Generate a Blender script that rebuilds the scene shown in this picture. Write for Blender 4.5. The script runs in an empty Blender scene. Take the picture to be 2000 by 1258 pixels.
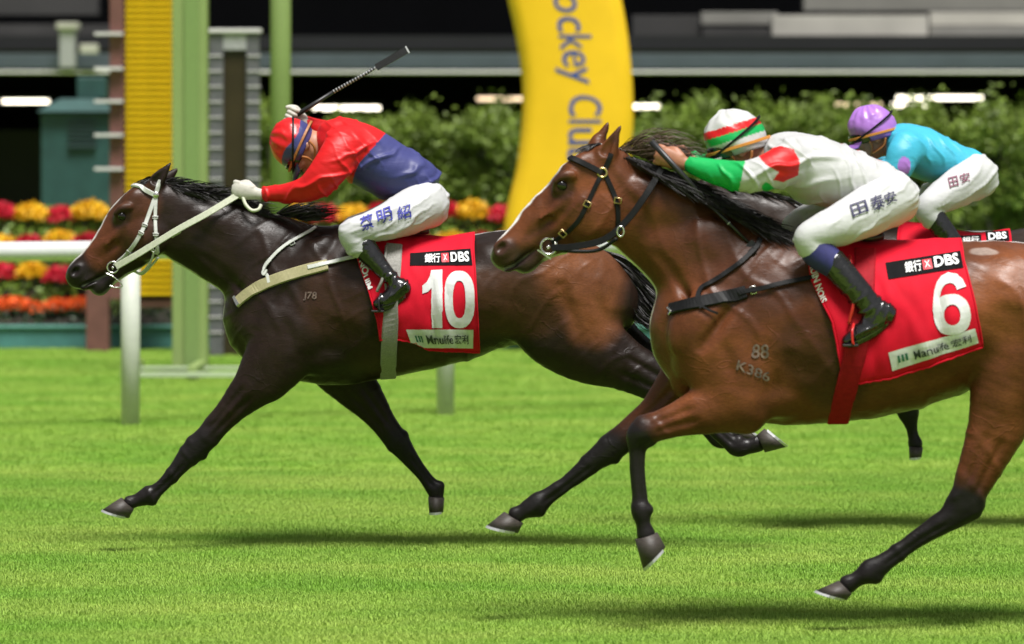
import bpy, bmesh, math, random
import numpy as np
from mathutils import Vector, Matrix
from mathutils.bvhtree import BVHTree
import openvdb

random.seed(7); RNG = np.random.default_rng(7)
SC = bpy.context.scene
COL = SC.collection
# ------------------------------------------------------------------ camera, sky, sun, exposure
FPX, YH, CAMZ = 8400.0, 320.0, 1.8          # focal length and horizon in photograph pixels, eye height in metres
cam_d = bpy.data.cameras.new('camera'); cam = bpy.data.objects.new('camera', cam_d); COL.objects.link(cam)
cam.location = (0, 0, CAMZ); cam.rotation_euler = (math.radians(90), 0, 0)
cam_d.sensor_width = 36.0; cam_d.lens = 36.0 * FPX / 2000.0
cam_d.shift_y = -(629.0 - YH) / 2000.0
cam_d.clip_start = 1.0; cam_d.clip_end = 2000.0
cam_d.dof.use_dof = True; cam_d.dof.focus_distance = 18.5; cam_d.dof.aperture_fstop = 2.8
SC.camera = cam
SUN_DIR = Vector((-0.14, 0.40, -1.0)).normalized()      # the way the light travels
SUN_EL = math.asin(-SUN_DIR.z); SUN_AZ = math.atan2(-SUN_DIR.x, -SUN_DIR.y)
world = bpy.data.worlds.new('World'); SC.world = world; world.use_nodes = True
wn = world.node_tree; bg = wn.nodes['Background']
sky = wn.nodes.new('ShaderNodeTexSky'); sky.sky_type = 'NISHITA'; sky.sun_disc = False
sky.sun_elevation = SUN_EL; sky.sun_rotation = SUN_AZ; sky.air_density = 1.0; sky.dust_density = 3.0; sky.ozone_density = 1.0
hs = wn.nodes.new('ShaderNodeHueSaturation'); hs.inputs['Saturation'].default_value = 0.12
wn.links.new(sky.outputs[0], hs.inputs['Color']); wn.links.new(hs.outputs[0], bg.inputs[0])
bg.inputs[1].default_value = 0.058
sun_d = bpy.data.lights.new('floodlight_sun', 'SUN'); sun = bpy.data.objects.new('floodlight_sun', sun_d); COL.objects.link(sun)
sun_d.energy = 4.4; sun_d.angle = math.radians(22.0); sun_d.color = (1.0, 0.975, 0.94)
sun.location = (0, 18, 12); sun.rotation_euler = SUN_DIR.to_track_quat('-Z', 'Y').to_euler()
vs = SC.view_settings; vs.view_transform = 'Standard'; vs.look = 'None'; vs.exposure = 0.46; vs.gamma = 1.0
vs.use_curve_mapping = False
SC.cycles.max_bounces = 6

# ------------------------------------------------------------------ helpers
def P(px, py, d):
    """a point d metres in front of the camera that the photograph shows at (px, py)"""
    return np.array(((px - 1000.0) * d / FPX, d, CAMZ - (py - YH) * d / FPX))
def V(a): return Vector((float(a[0]), float(a[1]), float(a[2])))

def tag(o, label=None, cat=None, group=None, kind=None):
    if label: o['label'] = label
    if cat: o['category'] = cat
    if group: o['group'] = group
    if kind: o['kind'] = kind
    return o
def empty(name, loc, label=None, cat=None, group=None):
    e = bpy.data.objects.new(name, None); COL.objects.link(e); e.location = V(loc); e.empty_display_size = .2
    return tag(e, label, cat, group)
def link(name, me, mat, parent=None, smooth=True):
    o = bpy.data.objects.new(name, me); COL.objects.link(o)
    if mat is not None and not me.materials:
        for m in (mat if isinstance(mat, (list, tuple)) else [mat]): me.materials.append(m)
    if smooth:
        me.polygons.foreach_set('use_smooth', np.ones(len(me.polygons), bool))
    if parent is not None:
        o.parent = parent
        top = parent; off = Vector(parent.location)
        while top.parent is not None: top = top.parent; off = Vector(top.location)
        if parent.type == 'EMPTY': o.matrix_parent_inverse = Matrix.Translation(-parent.location)
    return o
def mesh(name, verts, faces, mat, parent=None, smooth=True):
    me = bpy.data.meshes.new(name)
    me.from_pydata([tuple(map(float, v)) for v in verts], [], [tuple(map(int, f)) for f in faces]); me.update()
    return link(name, me, mat, parent, smooth)
def fast_mesh(name, verts, quads, mat, parent=None, smooth=True, colors=None):
    me = bpy.data.meshes.new(name); n = len(verts); q = len(quads); w = quads.shape[1]
    me.vertices.add(n); me.vertices.foreach_set('co', np.ascontiguousarray(verts, np.float32).ravel())
    me.loops.add(q * w); me.loops.foreach_set('vertex_index', np.ascontiguousarray(quads, np.int32).ravel())
    me.polygons.add(q); me.polygons.foreach_set('loop_start', np.arange(0, q * w, w, dtype=np.int32))
    me.update(calc_edges=True); me.validate()
    if colors is not None: set_colors(me, colors)
    return link(name, me, mat, parent, smooth)
def set_colors(me, colors):
    ca = me.color_attributes.new('coat', 'FLOAT_COLOR', 'POINT')
    c = np.ones((len(me.vertices), 4), np.float32); c[:, :3] = colors
    ca.data.foreach_set('color', c.ravel())

class MB:
    """collects simple shapes into one mesh"""
    def __init__(s): s.v = []; s.f = []
    def add(s, v, f):
        n = len(s.v); s.v += [tuple(map(float, p)) for p in v]; s.f += [tuple(i + n for i in q) for q in f]
    def box(s, lo, hi, bev=0.0):
        x0, y0, z0 = lo; x1, y1, z1 = hi
        if bev <= 0:
            s.add([(x0,y0,z0),(x1,y0,z0),(x1,y1,z0),(x0,y1,z0),(x0,y0,z1),(x1,y0,z1),(x1,y1,z1),(x0,y1,z1)],
                  [(0,3,2,1),(4,5,6,7),(0,1,5,4),(1,2,6,5),(2,3,7,6),(3,0,4,7)]); return
        bm = bmesh.new(); bmesh.ops.create_cube(bm, size=1.0)
        for v in bm.verts:
            v.co = Vector(((x0+x1)/2+v.co.x*(x1-x0), (y0+y1)/2+v.co.y*(y1-y0), (z0+z1)/2+v.co.z*(z1-z0)))
        bmesh.ops.bevel(bm, geom=list(bm.edges), offset=bev, segments=2, profile=.5, affect='EDGES')
        bm.verts.index_update()
        s.add([v.co[:] for v in bm.verts], [[v.index for v in f.verts] for f in bm.faces]); bm.free()
    def bar(s, a, b, w, h, up=(0,0,1)):
        a = Vector(a); b = Vector(b); e = (b-a).normalized(); u = Vector(up)
        r = e.cross(u)
        if r.length < 1e-4: r = e.cross(Vector((1,0,0)))
        r.normalize(); u = r.cross(e)
        v = [p + r*(i*w/2) + u*(j*h/2) for p in (a, b) for i, j in ((-1,-1),(1,-1),(1,1),(-1,1))]
        s.add(v, [(3,2,1,0),(4,5,6,7),(0,1,5,4),(1,2,6,5),(2,3,7,6),(3,0,4,7)])
    def tube(s, pts, rad, n=10, cap=True):
        pts = [Vector(p) for p in pts]; m = len(pts)
        if not hasattr(rad, '__len__'): rad = [rad]*m
        base = len(s.v); u = None
        for i, p in enumerate(pts):
            t = (pts[min(i+1,m-1)] - pts[max(i-1,0)]).normalized()
            if u is None: u = t.orthogonal().normalized()
            u = (u - t*u.dot(t)).normalized(); w = t.cross(u)
            for k in range(n):
                a = 2*math.pi*k/n; s.v.append(tuple(p + (u*math.cos(a) + w*math.sin(a))*rad[i]))
        for i in range(m-1):
            for k in range(n):
                k2 = (k+1) % n
                s.f.append((base+i*n+k, base+i*n+k2, base+(i+1)*n+k2, base+(i+1)*n+k))
        if cap:
            s.f.append(tuple(base+k for k in reversed(range(n)))); s.f.append(tuple(base+(m-1)*n+k for k in range(n)))
    def build(s, name, mat, parent=None, smooth=False): return mesh(name, s.v, s.f, mat, parent, smooth)

def catmull(pts, sub):
    p = np.asarray(pts, float)
    if len(p) < 3: 
        t = np.linspace(0, 1, sub+1)[:, None]; return p[0]*(1-t) + p[1]*t
    q = np.vstack([2*p[0]-p[1], p, 2*p[-1]-p[-2]]); out = []
    for i in range(len(p)-1):
        a, b, c, d = q[i:i+4]
        for j in range(sub):
            t = j/sub
            out.append(.5*((2*b) + (c-a)*t + (2*a-5*b+4*c-d)*t*t + (3*b-a-3*c+d)*t**3))
    out.append(p[-1]); return np.array(out)

# ------------------------------------------------------------------ organic bodies: a distance field, meshed once
class Field:
    def __init__(s, lo, hi, vox):
        s.lo = np.array(lo, float); s.vox = vox
        s.n = np.ceil((np.array(hi)-s.lo)/vox).astype(int)+1
        s.v = np.full(tuple(s.n), .5, np.float32)
    def sub(s, lo, hi):
        i0 = np.clip(np.floor((np.asarray(lo)-s.lo)/s.vox).astype(int), 0, s.n); i1 = np.clip(np.ceil((np.asarray(hi)-s.lo)/s.vox).astype(int)+1, 0, s.n)
        return i0, i1
    def coords(s, i0, i1):
        c = [(s.lo[k] + s.vox*np.arange(i0[k], i1[k])).astype(np.float32) for k in range(3)]
        return c[0][:,None,None], c[1][None,:,None], c[2][None,None,:]
    def merge(s, i0, i1, t, k, carve=False):
        sl = tuple(slice(i0[j], i1[j]) for j in range(3)); a = s.v[sl]
        if carve:
            b = -t
            h = np.maximum(k-np.abs(a-b), 0)/k
            s.v[sl] = np.maximum(a, b) + h*h*k*.25
        else:
            h = np.maximum(k-np.abs(a-t), 0)/k
            s.v[sl] = np.minimum(a, t) - h*h*k*.25
    def tube(s, pts, k=.03, sub=4, cap=.75, carve=False, lat=(0,1,0)):
        """pts: rows x,y,z,a,b - a = half size in the side view, b = half size across"""
        p = catmull(pts, sub); p[:,3:] = np.maximum(p[:,3:], .002)
        m = max(k, .02) + .012
        r = p[:,3:].max(1)[:,None] + m
        i0, i1 = s.sub((p[:,:3]-r).min(0), (p[:,:3]+r).max(0))
        if np.any(i1 <= i0): return
        t = np.full(tuple(i1-i0), .5, np.float32)
        for i in range(len(p)-1):
            A, B = p[i], p[i+1]; rr = max(A[3],A[4],B[3],B[4]) + m
            j0, j1 = s.sub(np.minimum(A[:3],B[:3])-rr, np.maximum(A[:3],B[:3])+rr)
            j0 = np.maximum(j0, i0); j1 = np.minimum(j1, i1)
            if np.any(j1 <= j0): continue
            e = B[:3]-A[:3]; L = np.linalg.norm(e)
            if L < 1e-6: continue
            e = e/L; w = np.array(lat, float); w = w - e*w.dot(e); w /= np.linalg.norm(w); n = np.cross(e, w)
            X, Y, Z = s.coords(j0, j1); X = X-np.float32(A[0]); Y = Y-np.float32(A[1]); Z = Z-np.float32(A[2])
            u = X*np.float32(e[0])+Y*np.float32(e[1])+Z*np.float32(e[2])
            vv = X*np.float32(n[0])+Y*np.float32(n[1])+Z*np.float32(n[2])
            ww = X*np.float32(w[0])+Y*np.float32(w[1])+Z*np.float32(w[2])
            tt = np.clip(u/np.float32(L), 0, 1); du = u - tt*np.float32(L)
            ra = np.float32(A[3])+tt*np.float32(B[3]-A[3]); rb = np.float32(A[4])+tt*np.float32(B[4]-A[4])
            c = 1.0
            if i == 0: du = np.where(u < 0, du/cap, du)
            if i == len(p)-2: du = np.where(u > L, du/cap, du)
            kk = np.sqrt((vv/ra)**2+(ww/rb)**2+(du/ra)**2); kk = np.maximum(kk, 1e-4)
            q = np.sqrt(vv*vv+ww*ww+du*du)
            d = q*(1-1/kk)
            sl = tuple(slice(j0[x]-i0[x], j1[x]-i0[x]) for x in range(3))
            t[sl] = np.minimum(t[sl], d)
        s.merge(i0, i1, t, k, carve)
    def ell(s, c, r, ang=0.0, k=.02, carve=False, yaw=0.0):
        """ellipsoid: r = (along, across, up); ang turns it in the side view, yaw about z"""
        c = np.asarray(c, float); m = max(k, .02)+.012; R = max(r)+m
        i0, i1 = s.sub(c-R, c+R)
        if np.any(i1 <= i0): return
        X, Y, Z = s.coords(i0, i1); X = X-np.float32(c[0]); Y = Y-np.float32(c[1]); Z = Z-np.float32(c[2])
        cy, sy = np.float32(math.cos(yaw)), np.float32(math.sin(yaw)); X, Y = X*cy+Y*sy, -X*sy+Y*cy
        ca, sa = np.float32(math.cos(ang)), np.float32(math.sin(ang)); U = X*ca+Z*sa; W = -X*sa+Z*ca
        kk = np.maximum(np.sqrt((U/r[0])**2+(Y/r[1])**2+(W/r[2])**2), 1e-4); q = np.sqrt(U*U+Y*Y+W*W)
        s.merge(i0, i1, (q*(1-1/kk)).astype(np.float32), k, carve)
    def cut(s, point, normal):
        """keep the side the normal points away from"""
        X, Y, Z = s.coords(np.zeros(3,int), s.n); n = np.asarray(normal, float); n = n/np.linalg.norm(n)
        d = (X-point[0])*n[0]+(Y-point[1])*n[1]+(Z-point[2])*n[2]
        s.v = np.maximum(s.v, d.astype(np.float32))
    def blur(s, it=1):
        v = np.clip(s.v, -.05, .05)
        for _ in range(it):
            for ax in range(3):
                w = v.copy(); a = [slice(None)]*3; b = [slice(None)]*3; c = [slice(None)]*3
                a[ax] = slice(1,-1); b[ax] = slice(0,-2); c[ax] = slice(2,None)
                w[tuple(a)] = .5*v[tuple(a)]+.25*v[tuple(b)]+.25*v[tuple(c)]; v = w
        s.v = v
    def mesh(s):
        g = openvdb.FloatGrid(.5); g.copyFromArray(np.ascontiguousarray(s.v)); 
        pts, quads = g.convertToQuads(isovalue=0.0)
        pts = pts*s.vox + s.lo; quads = quads[:, ::-1]
        # make the faces look outwards
        a, b, c = pts[quads[:,0]], pts[quads[:,1]], pts[quads[:,2]]
        vol = np.einsum('ij,ij->i', a, np.cross(b, c)).sum()
        if vol < 0: quads = quads[:, ::-1]
        return pts.astype(np.float64), quads.astype(np.int32)
def normals(v, q):
    fn = np.cross(v[q[:,2]]-v[q[:,0]], v[q[:,3]]-v[q[:,1]]); n = np.zeros_like(v)
    for k in range(4): np.add.at(n, q[:,k], fn)
    return n/np.maximum(np.linalg.norm(n, axis=1), 1e-9)[:,None]
def wobble(v, freq, seed, n=7, aniso=(1,1,1)):
    """cheap smooth noise in about -1..1"""
    r = np.random.default_rng(seed); out = np.zeros(len(v)); 
    for i in range(n):
        d = r.normal(size=3)*np.array(aniso); f = freq*(.6+.9*r.random()); ph = r.random()*6.28
        w = .6*np.sin(v@(r.normal(size=3))*freq*.45+r.random()*6.28)
        out += np.sin(v@d*f/np.linalg.norm(d)*1.0+ph+w*1.6)
    return out/(n**.5*1.1)
def ridged(v, freq, seed, n=4, aniso=(1,1,1)):
    return 1-2*np.abs(wobble(v, freq, seed, n, aniso)).clip(0, 1)
def folds(v, d, freq, seed, meander=1.0, keep=.35):
    """long cloth creases across direction d, in patches"""
    d = np.asarray(d, float)/np.linalg.norm(d); ph = v@d*freq+2.2*meander*wobble(v, freq*.18, seed, 5)+.7*wobble(v, freq*.5, seed+1, 4)
    cr = np.exp(-((np.mod(ph, 6.283)-3.1416)/.75)**2); m = sstep(-.2, 1.1, wobble(v, freq*.22, seed+2, 5)+keep)
    return cr*m
def sstep(a, b, x):
    t = np.clip((x-a)/(b-a), 0, 1); return t*t*(3-2*t)
def near_poly(pts, poly, step=.012):
    """distance of every point to a polyline and the place along it (0..len-1)"""
    best = np.full(len(pts), 9.0); par = np.zeros(len(pts)); poly = np.asarray(poly, float)
    for i in range(len(poly)-1):
        a, b = poly[i], poly[i+1]; e = b-a; L2 = max(e@e, 1e-9)
        t = np.clip((pts-a)@e/L2, 0, 1); d = np.linalg.norm(pts-a-t[:,None]*e, axis=1)
        m = d < best; best[m] = d[m]; par[m] = (i+t)[m]
    return best, par

def bvh_of(o):
    me = o.data; return BVHTree.FromPolygons([v.co[:] for v in me.vertices], [p.vertices[:] for p in me.polygons])
CAMP = Vector((0, 0, CAMZ))
def cast(bvh, px, py, d):
    """where the line of sight through (px,py) meets the surface"""
    t = V(P(px, py, d)); h, n, i, _ = bvh.ray_cast(CAMP, (t-CAMP).normalized())
    if h is None: h, n, i, _ = bvh.find_nearest(t - Vector((0,.25,0)))
    if n.dot(t-CAMP) > 0: n = -n
    return h, n
def ribbon(pts, nrm, width, thick, mat, name, parent, mirror_y=None, both=False):
    """a flat strap through points, lying on a surface with the given normals"""
    mb = MB(); m = len(pts)
    def one(pts, nrm):
        base = len(mb.v)
        for i in range(m):
            t = (pts[min(i+1,m-1)]-pts[max(i-1,0)]).normalized(); n = (nrm[i]-t*nrm[i].dot(t)).normalized(); s = t.cross(n)
            w = width[i] if hasattr(width, '__len__') else width
            for a, b in ((-.5,0),(-.42,1),(.42,1),(.5,0),(.42,-.3),(-.42,-.3)): mb.v.append(tuple(pts[i]+s*(a*w)+n*(b*thick)))
        for i in range(m-1):
            for k in range(6):
                k2 = (k+1) % 6; mb.f.append((base+i*6+k, base+i*6+k2, base+(i+1)*6+k2, base+(i+1)*6+k))
        mb.f.append(tuple(base+k for k in reversed(range(6)))); mb.f.append(tuple(base+(m-1)*6+k for k in range(6)))
    one(pts, nrm)
    if mirror_y is not None:
        def mr(q): return Vector((q.x, 2*mirror_y-q.y, q.z))
        one([mr(p) for p in reversed(pts)], [Vector((n.x, -n.y, n.z)) for n in reversed(nrm)])
    return mb.build(name, mat, parent, False)
def strap(bvh, pxs, d, width, mat, name, parent, lift=.003, thick=.0035, sub=6, mirror=None):
    q = catmull(np.array(pxs, float), sub); pts = []; nr = []
    for x, y in q:
        h, n = cast(bvh, x, y, d); pts.append(h+n*lift); nr.append(n)
    for _ in range(2):
        pts = [pts[0]]+[(pts[i-1]+pts[i]*2+pts[i+1])/4 for i in range(1,len(pts)-1)]+[pts[-1]]
        nr = [nr[0]]+[((nr[i-1]+nr[i]*2+nr[i+1])/4).normalized() for i in range(1,len(nr)-1)]+[nr[-1]]
    return ribbon(pts, nr, width, thick, mat, name, parent, mirror)
def drop_text(shape, bvh, mat, name, parent, to_px, d, lift=.004, cell=14):
    """lay a flat lettering mesh (verts, faces in its own plane) on a surface; to_px maps plane to photograph pixels"""
    bm = bmesh.new()
    vs = [bm.verts.new((v[0], v[1], 0)) for v in shape[0]]
    for f in shape[1]:
        try: bm.faces.new([vs[i] for i in f])
        except ValueError: pass
    bmesh.ops.triangulate(bm, faces=list(bm.faces))
    xs = [v.co.x for v in bm.verts]; ys = [v.co.y for v in bm.verts]
    for lo, hi, n in ((min(xs), max(xs), (1,0,0)), (min(ys), max(ys), (0,1,0))):
        for i in range(1, cell):
            c = lo+(hi-lo)*i/cell
            bmesh.ops.bisect_plane(bm, geom=list(bm.verts)+list(bm.edges)+list(bm.faces), plane_co=(n[0]*c, n[1]*c, 0), plane_no=n)
    out = []
    for v in bm.verts:
        x, y = to_px(v.co.x, v.co.y); h, n = cast(bvh, x, y, d); v.co = h+n*lift
    me = bpy.data.meshes.new(name); bm.to_mesh(me); bm.free()
    return link(name, me, mat, parent, False)
def text_shape(s, bold=0.0):
    """outline of a piece of lettering as verts, faces; normalised to height 1 for capitals, x from 0"""
    cu = bpy.data.curves.new('lettering', 'FONT'); cu.body = s; cu.offset = bold; cu.resolution_u = 3
    o = bpy.data.objects.new('lettering', cu); COL.objects.link(o)
    dg = bpy.context.evaluated_depsgraph_get(); me = bpy.data.meshes.new_from_object(o.evaluated_get(dg))
    v = [(p.co.x, p.co.y) for p in me.vertices]; f = [tuple(p.vertices) for p in me.polygons]
    bpy.data.objects.remove(o); bpy.data.curves.remove(cu); bpy.data.meshes.remove(me)
    x0 = min(p[0] for p in v); x1 = max(p[0] for p in v); y0 = min(p[1] for p in v); y1 = max(p[1] for p in v)
    return [((p[0]-x0)/(x1-x0), (p[1]-y0)/(y1-y0)) for p in v], f

# ------------------------------------------------------------------ materials
def node(nt, kind, **kw):
    n = nt.nodes.new(kind)
    for k, v in kw.items(): setattr(n, k, v)
    return n
def mat(name, color=(.5,.5,.5), rough=.5, var=.12, scale=30, bump=0.0, bscale=80, spec=.5, metal=0.0, attr=False, stretch=(1,1,1), sheen=0.0, coat=0.0, coat_rough=.1, emit=0.0, trans=0.0, sub=0.0, detail=4.0, rvar=.0, bdist=.002):
    m = bpy.data.materials.new(name); m.use_nodes = True; nt = m.node_tree; b = nt.nodes['Principled BSDF']
    tc = node(nt, 'ShaderNodeTexCoord'); mp = node(nt, 'ShaderNodeMapping'); mp.inputs['Scale'].default_value = stretch
    nt.links.new(tc.outputs['Object'], mp.inputs[0])
    nz = node(nt, 'ShaderNodeTexNoise'); nz.inputs['Scale'].default_value = scale; nz.inputs['Detail'].default_value = detail
    nt.links.new(mp.outputs[0], nz.inputs['Vector'])
    mr = node(nt, 'ShaderNodeMapRange'); mr.inputs[1].default_value = .3; mr.inputs[2].default_value = .7
    mr.inputs[3].default_value = 1-var; mr.inputs[4].default_value = 1+var; nt.links.new(nz.outputs[0], mr.inputs[0])
    mx = node(nt, 'ShaderNodeMix', data_type='RGBA', blend_type='MULTIPLY'); mx.inputs[0].default_value = 1.0
    if attr:
        at = node(nt, 'ShaderNodeVertexColor'); at.layer_name = 'coat'; nt.links.new(at.outputs[0], mx.inputs[6])
    else: mx.inputs[6].default_value = (*color, 1)
    nt.links.new(mr.outputs[0], mx.inputs[7]); nt.links.new(mx.outputs[2], b.inputs['Base Color'])
    b.inputs['Roughness'].default_value = rough; b.inputs['Metallic'].default_value = metal; b.inputs['Specular IOR Level'].default_value = spec
    if rvar:
        r2 = node(nt, 'ShaderNodeMapRange'); r2.inputs[1].default_value = .35; r2.inputs[2].default_value = .65
        r2.inputs[3].default_value = max(rough-rvar, .03); r2.inputs[4].default_value = rough+rvar
        n3 = node(nt, 'ShaderNodeTexNoise'); n3.inputs['Scale'].default_value = scale*.35; nt.links.new(mp.outputs[0], n3.inputs['Vector'])
        nt.links.new(n3.outputs[0], r2.inputs[0]); nt.links.new(r2.outputs[0], b.inputs['Roughness'])
    if sheen: b.inputs['Sheen Weight'].default_value = sheen
    if coat: b.inputs['Coat Weight'].default_value = coat; b.inputs['Coat Roughness'].default_value = coat_rough
    if emit: b.inputs['Emission Color'].default_value = (*color, 1); b.inputs['Emission Strength'].default_value = emit
    if bump:
        n2 = node(nt, 'ShaderNodeTexNoise'); n2.inputs['Scale'].default_value = bscale; n2.inputs['Detail'].default_value = 5; nt.links.new(mp.outputs[0], n2.inputs['Vector'])
        bp = node(nt, 'ShaderNodeBump'); bp.inputs['Strength'].default_value = bump; bp.inputs['Distance'].default_value = bdist
        nt.links.new(n2.outputs[0], bp.inputs['Height']); nt.links.new(bp.outputs[0], b.inputs['Normal'])
    return m
# ------------------------------------------------------------------ the setting
def lawn_material():
    m = bpy.data.materials.new('turf'); m.use_nodes = True; nt = m.node_tree; b = nt.nodes['Principled BSDF']
    tc = node(nt, 'ShaderNodeTexCoord')
    def nz(scale, stretch, detail=4):
        mp = node(nt, 'ShaderNodeMapping'); mp.inputs['Scale'].default_value = stretch; nt.links.new(tc.outputs['Object'], mp.inputs[0])
        n = node(nt, 'ShaderNodeTexNoise'); n.inputs['Scale'].default_value = scale; n.inputs['Detail'].default_value = detail; nt.links.new(mp.outputs[0], n.inputs['Vector']); return n
    a = nz(.9, (.5,1,1)); c = nz(6, (.35,1,1), 6); f = nz(90, (.6,1,1), 3)
    r1 = node(nt, 'ShaderNodeValToRGB'); r1.color_ramp.elements[0].position = .32; r1.color_ramp.elements[1].position = .68
    r1.color_ramp.elements[0].color = (.18,.345,.040,1); r1.color_ramp.elements[1].color = (.30,.425,.075,1); nt.links.new(a.outputs[0], r1.inputs[0])
    r2 = node(nt, 'ShaderNodeValToRGB'); r2.color_ramp.elements[0].position = .3; r2.color_ramp.elements[1].position = .72
    r2.color_ramp.elements[0].color = (.86,.88,.86,1); r2.color_ramp.elements[1].color = (1.06,1.05,1.04,1); nt.links.new(c.outputs[0], r2.inputs[0])
    m1 = node(nt, 'ShaderNodeMix', data_type='RGBA', blend_type='MULTIPLY'); m1.inputs[0].default_value = 1; nt.links.new(r1.outputs[0], m1.inputs[6]); nt.links.new(r2.outputs[0], m1.inputs[7])
    r3 = node(nt, 'ShaderNodeValToRGB'); r3.color_ramp.elements[0].position = .35; r3.color_ramp.elements[1].position = .65
    r3.color_ramp.elements[0].color = (.86,.88,.86,1); r3.color_ramp.elements[1].color = (1.08,1.06,1.05,1); nt.links.new(f.outputs[0], r3.inputs[0])
    m2 = node(nt, 'ShaderNodeMix', data_type='RGBA', blend_type='MULTIPLY'); m2.inputs[0].default_value = .8; nt.links.new(m1.outputs[2], m2.inputs[6]); nt.links.new(r3.outputs[0], m2.inputs[7])
    nt.links.new(m2.outputs[2], b.inputs['Base Color']); b.inputs['Roughness'].default_value = .85; b.inputs['Specular IOR Level'].default_value = .15
    bp = node(nt, 'ShaderNodeBump'); bp.inputs['Strength'].default_value = .5; bp.inputs['Distance'].default_value = .02; nt.links.new(f.outputs[0], bp.inputs['Height']); nt.links.new(bp.outputs[0], b.inputs['Normal'])
    return m
M_TURF = lawn_material()
tag(mesh('lawn', [(-300,-20,0),(300,-20,0),(300,600,0),(-300,600,0)], [(0,1,2,3)], M_TURF, None, False), kind='structure')
def blade_material():
    m = bpy.data.materials.new('grass_blade'); m.use_nodes = True; nt = m.node_tree; b = nt.nodes['Principled BSDF']
    tc = node(nt, 'ShaderNodeTexCoord'); gm = node(nt, 'ShaderNodeNewGeometry')
    oi = node(nt, 'ShaderNodeObjectInfo'); mp = node(nt, 'ShaderNodeMapping'); mp.inputs['Scale'].default_value = (.5,1,.2); nt.links.new(gm.outputs['Position'], mp.inputs[0])
    n = node(nt, 'ShaderNodeTexNoise'); n.inputs['Scale'].default_value = 1.3; n.inputs['Detail'].default_value = 6; nt.links.new(mp.outputs[0], n.inputs['Vector'])
    r = node(nt, 'ShaderNodeValToRGB'); e = r.color_ramp.elements; e[0].position = .36; e[0].color = (.18,.345,.040,1); e[1].position = .66; e[1].color = (.30,.425,.075,1); nt.links.new(n.outputs[0], r.inputs[0])
    r2 = node(nt, 'ShaderNodeValToRGB'); e = r2.color_ramp.elements; e[0].color = (.95,.96,.95,1); e[1].color = (1.06,1.05,1.04,1); nt.links.new(oi.outputs['Random'], r2.inputs[0])
    x = r2.color_ramp.elements.new(.93); x.color = (1.1,1.1,1.0,1); x = r2.color_ramp.elements.new(.97); x.color = (1.2,1.08,1.2,1)
    m1 = node(nt, 'ShaderNodeMix', data_type='RGBA', blend_type='MULTIPLY'); m1.inputs[0].default_value = 1; nt.links.new(r.outputs[0], m1.inputs[6]); nt.links.new(r2.outputs[0], m1.inputs[7])
    nt.links.new(m1.outputs[2], b.inputs['Base Color']); b.inputs['Roughness'].default_value = .6; b.inputs['Specular IOR Level'].default_value = .25
    return m
M_BLADE = blade_material()
def tuft(name, n, rad, h, seed):
    r = random.Random(seed); vs = []; fs = []
    for i in range(n):
        a = r.uniform(0, 6.283); d = rad*math.sqrt(r.random()); x, y = d*math.cos(a), d*math.sin(a); b = r.uniform(0, 6.283); L = h*r.uniform(.55,1.15); w = r.uniform(.0008,.0014); ln = r.uniform(.15,.75)*L
        dx, dy = math.cos(b), math.sin(b); k = len(vs)
        for t, ww in ((0,1),(.5,.85),(1,.12)):
            cx = x+dx*ln*t*t; cy = y+dy*ln*t*t; z = L*(t-.25*t*t*(ln/L)); vs += [(cx-dy*w*ww, cy+dx*w*ww, z), (cx+dy*w*ww, cy-dx*w*ww, z)]
        fs += [(k,k+1,k+3,k+2),(k+2,k+3,k+5,k+4)]
    me = bpy.data.meshes.new(name); me.from_pydata(vs, [], fs); me.materials.append(M_BLADE); return me
def grass_field(name, corners, density, tuft_me, seed, label):
    me = bpy.data.meshes.new(name); me.from_pydata([(x, y, .001) for x, y in corners], [], [(0,1,2,3)]); me.materials.append(M_BLADE)
    o = bpy.data.objects.new(name, me); COL.objects.link(o); tag(o, label, 'grass', kind='stuff')
    ng = bpy.data.node_groups.new(name, 'GeometryNodeTree'); ng.interface.new_socket('Geometry', in_out='INPUT', socket_type='NodeSocketGeometry'); ng.interface.new_socket('Geometry', in_out='OUTPUT', socket_type='NodeSocketGeometry')
    gi = ng.nodes.new('NodeGroupInput'); go = ng.nodes.new('NodeGroupOutput'); dp = ng.nodes.new('GeometryNodeDistributePointsOnFaces'); dp.inputs['Density'].default_value = density; dp.inputs['Seed'].default_value = seed
    ip = ng.nodes.new('GeometryNodeInstanceOnPoints'); rv = ng.nodes.new('FunctionNodeRandomValue'); rv.data_type = 'FLOAT_VECTOR'; rv.inputs[0].default_value = (-.12,-.12,0); rv.inputs[1].default_value = (.12,.12,6.28)
    rs = ng.nodes.new('FunctionNodeRandomValue'); rs.data_type = 'FLOAT'; rs.inputs[2].default_value = .6; rs.inputs[3].default_value = 1.3
    src = ng.nodes.new('GeometryNodeObjectInfo'); src.inputs['Object'].default_value = tuft_me
    ng.links.new(gi.outputs[0], dp.inputs[0]); ng.links.new(dp.outputs[0], ip.inputs[0]); ng.links.new(src.outputs['Geometry'], ip.inputs['Instance']); ng.links.new(rv.outputs[0], ip.inputs['Rotation']); ng.links.new(rs.outputs[1], ip.inputs['Scale']); ng.links.new(ip.outputs[0], go.inputs[0])
    md = o.modifiers.new('scatter', 'NODES'); md.node_group = ng; return o
def tuft_object(name, *a):
    o = bpy.data.objects.new(name, tuft(name, *a)); COL.objects.link(o); o.location = (a[-1]*.3-1, 14.2, 0); return tag(o, f"{'fine' if a[-1] == 3 else 'coarse'} tuft of short green turf on the lawn", 'grass', kind='stuff')
TA = tuft_object('grass_tuft', 170, .06, .017, 3); TB = tuft_object('grass_tuft', 120, .085, .020, 4)
grass_field('near_grass', [(-5.0,14.5),(5.0,14.5),(6.6,25),(-6.6,25)], 520, TA, 1, 'short mown turf blades under the horses')
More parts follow.
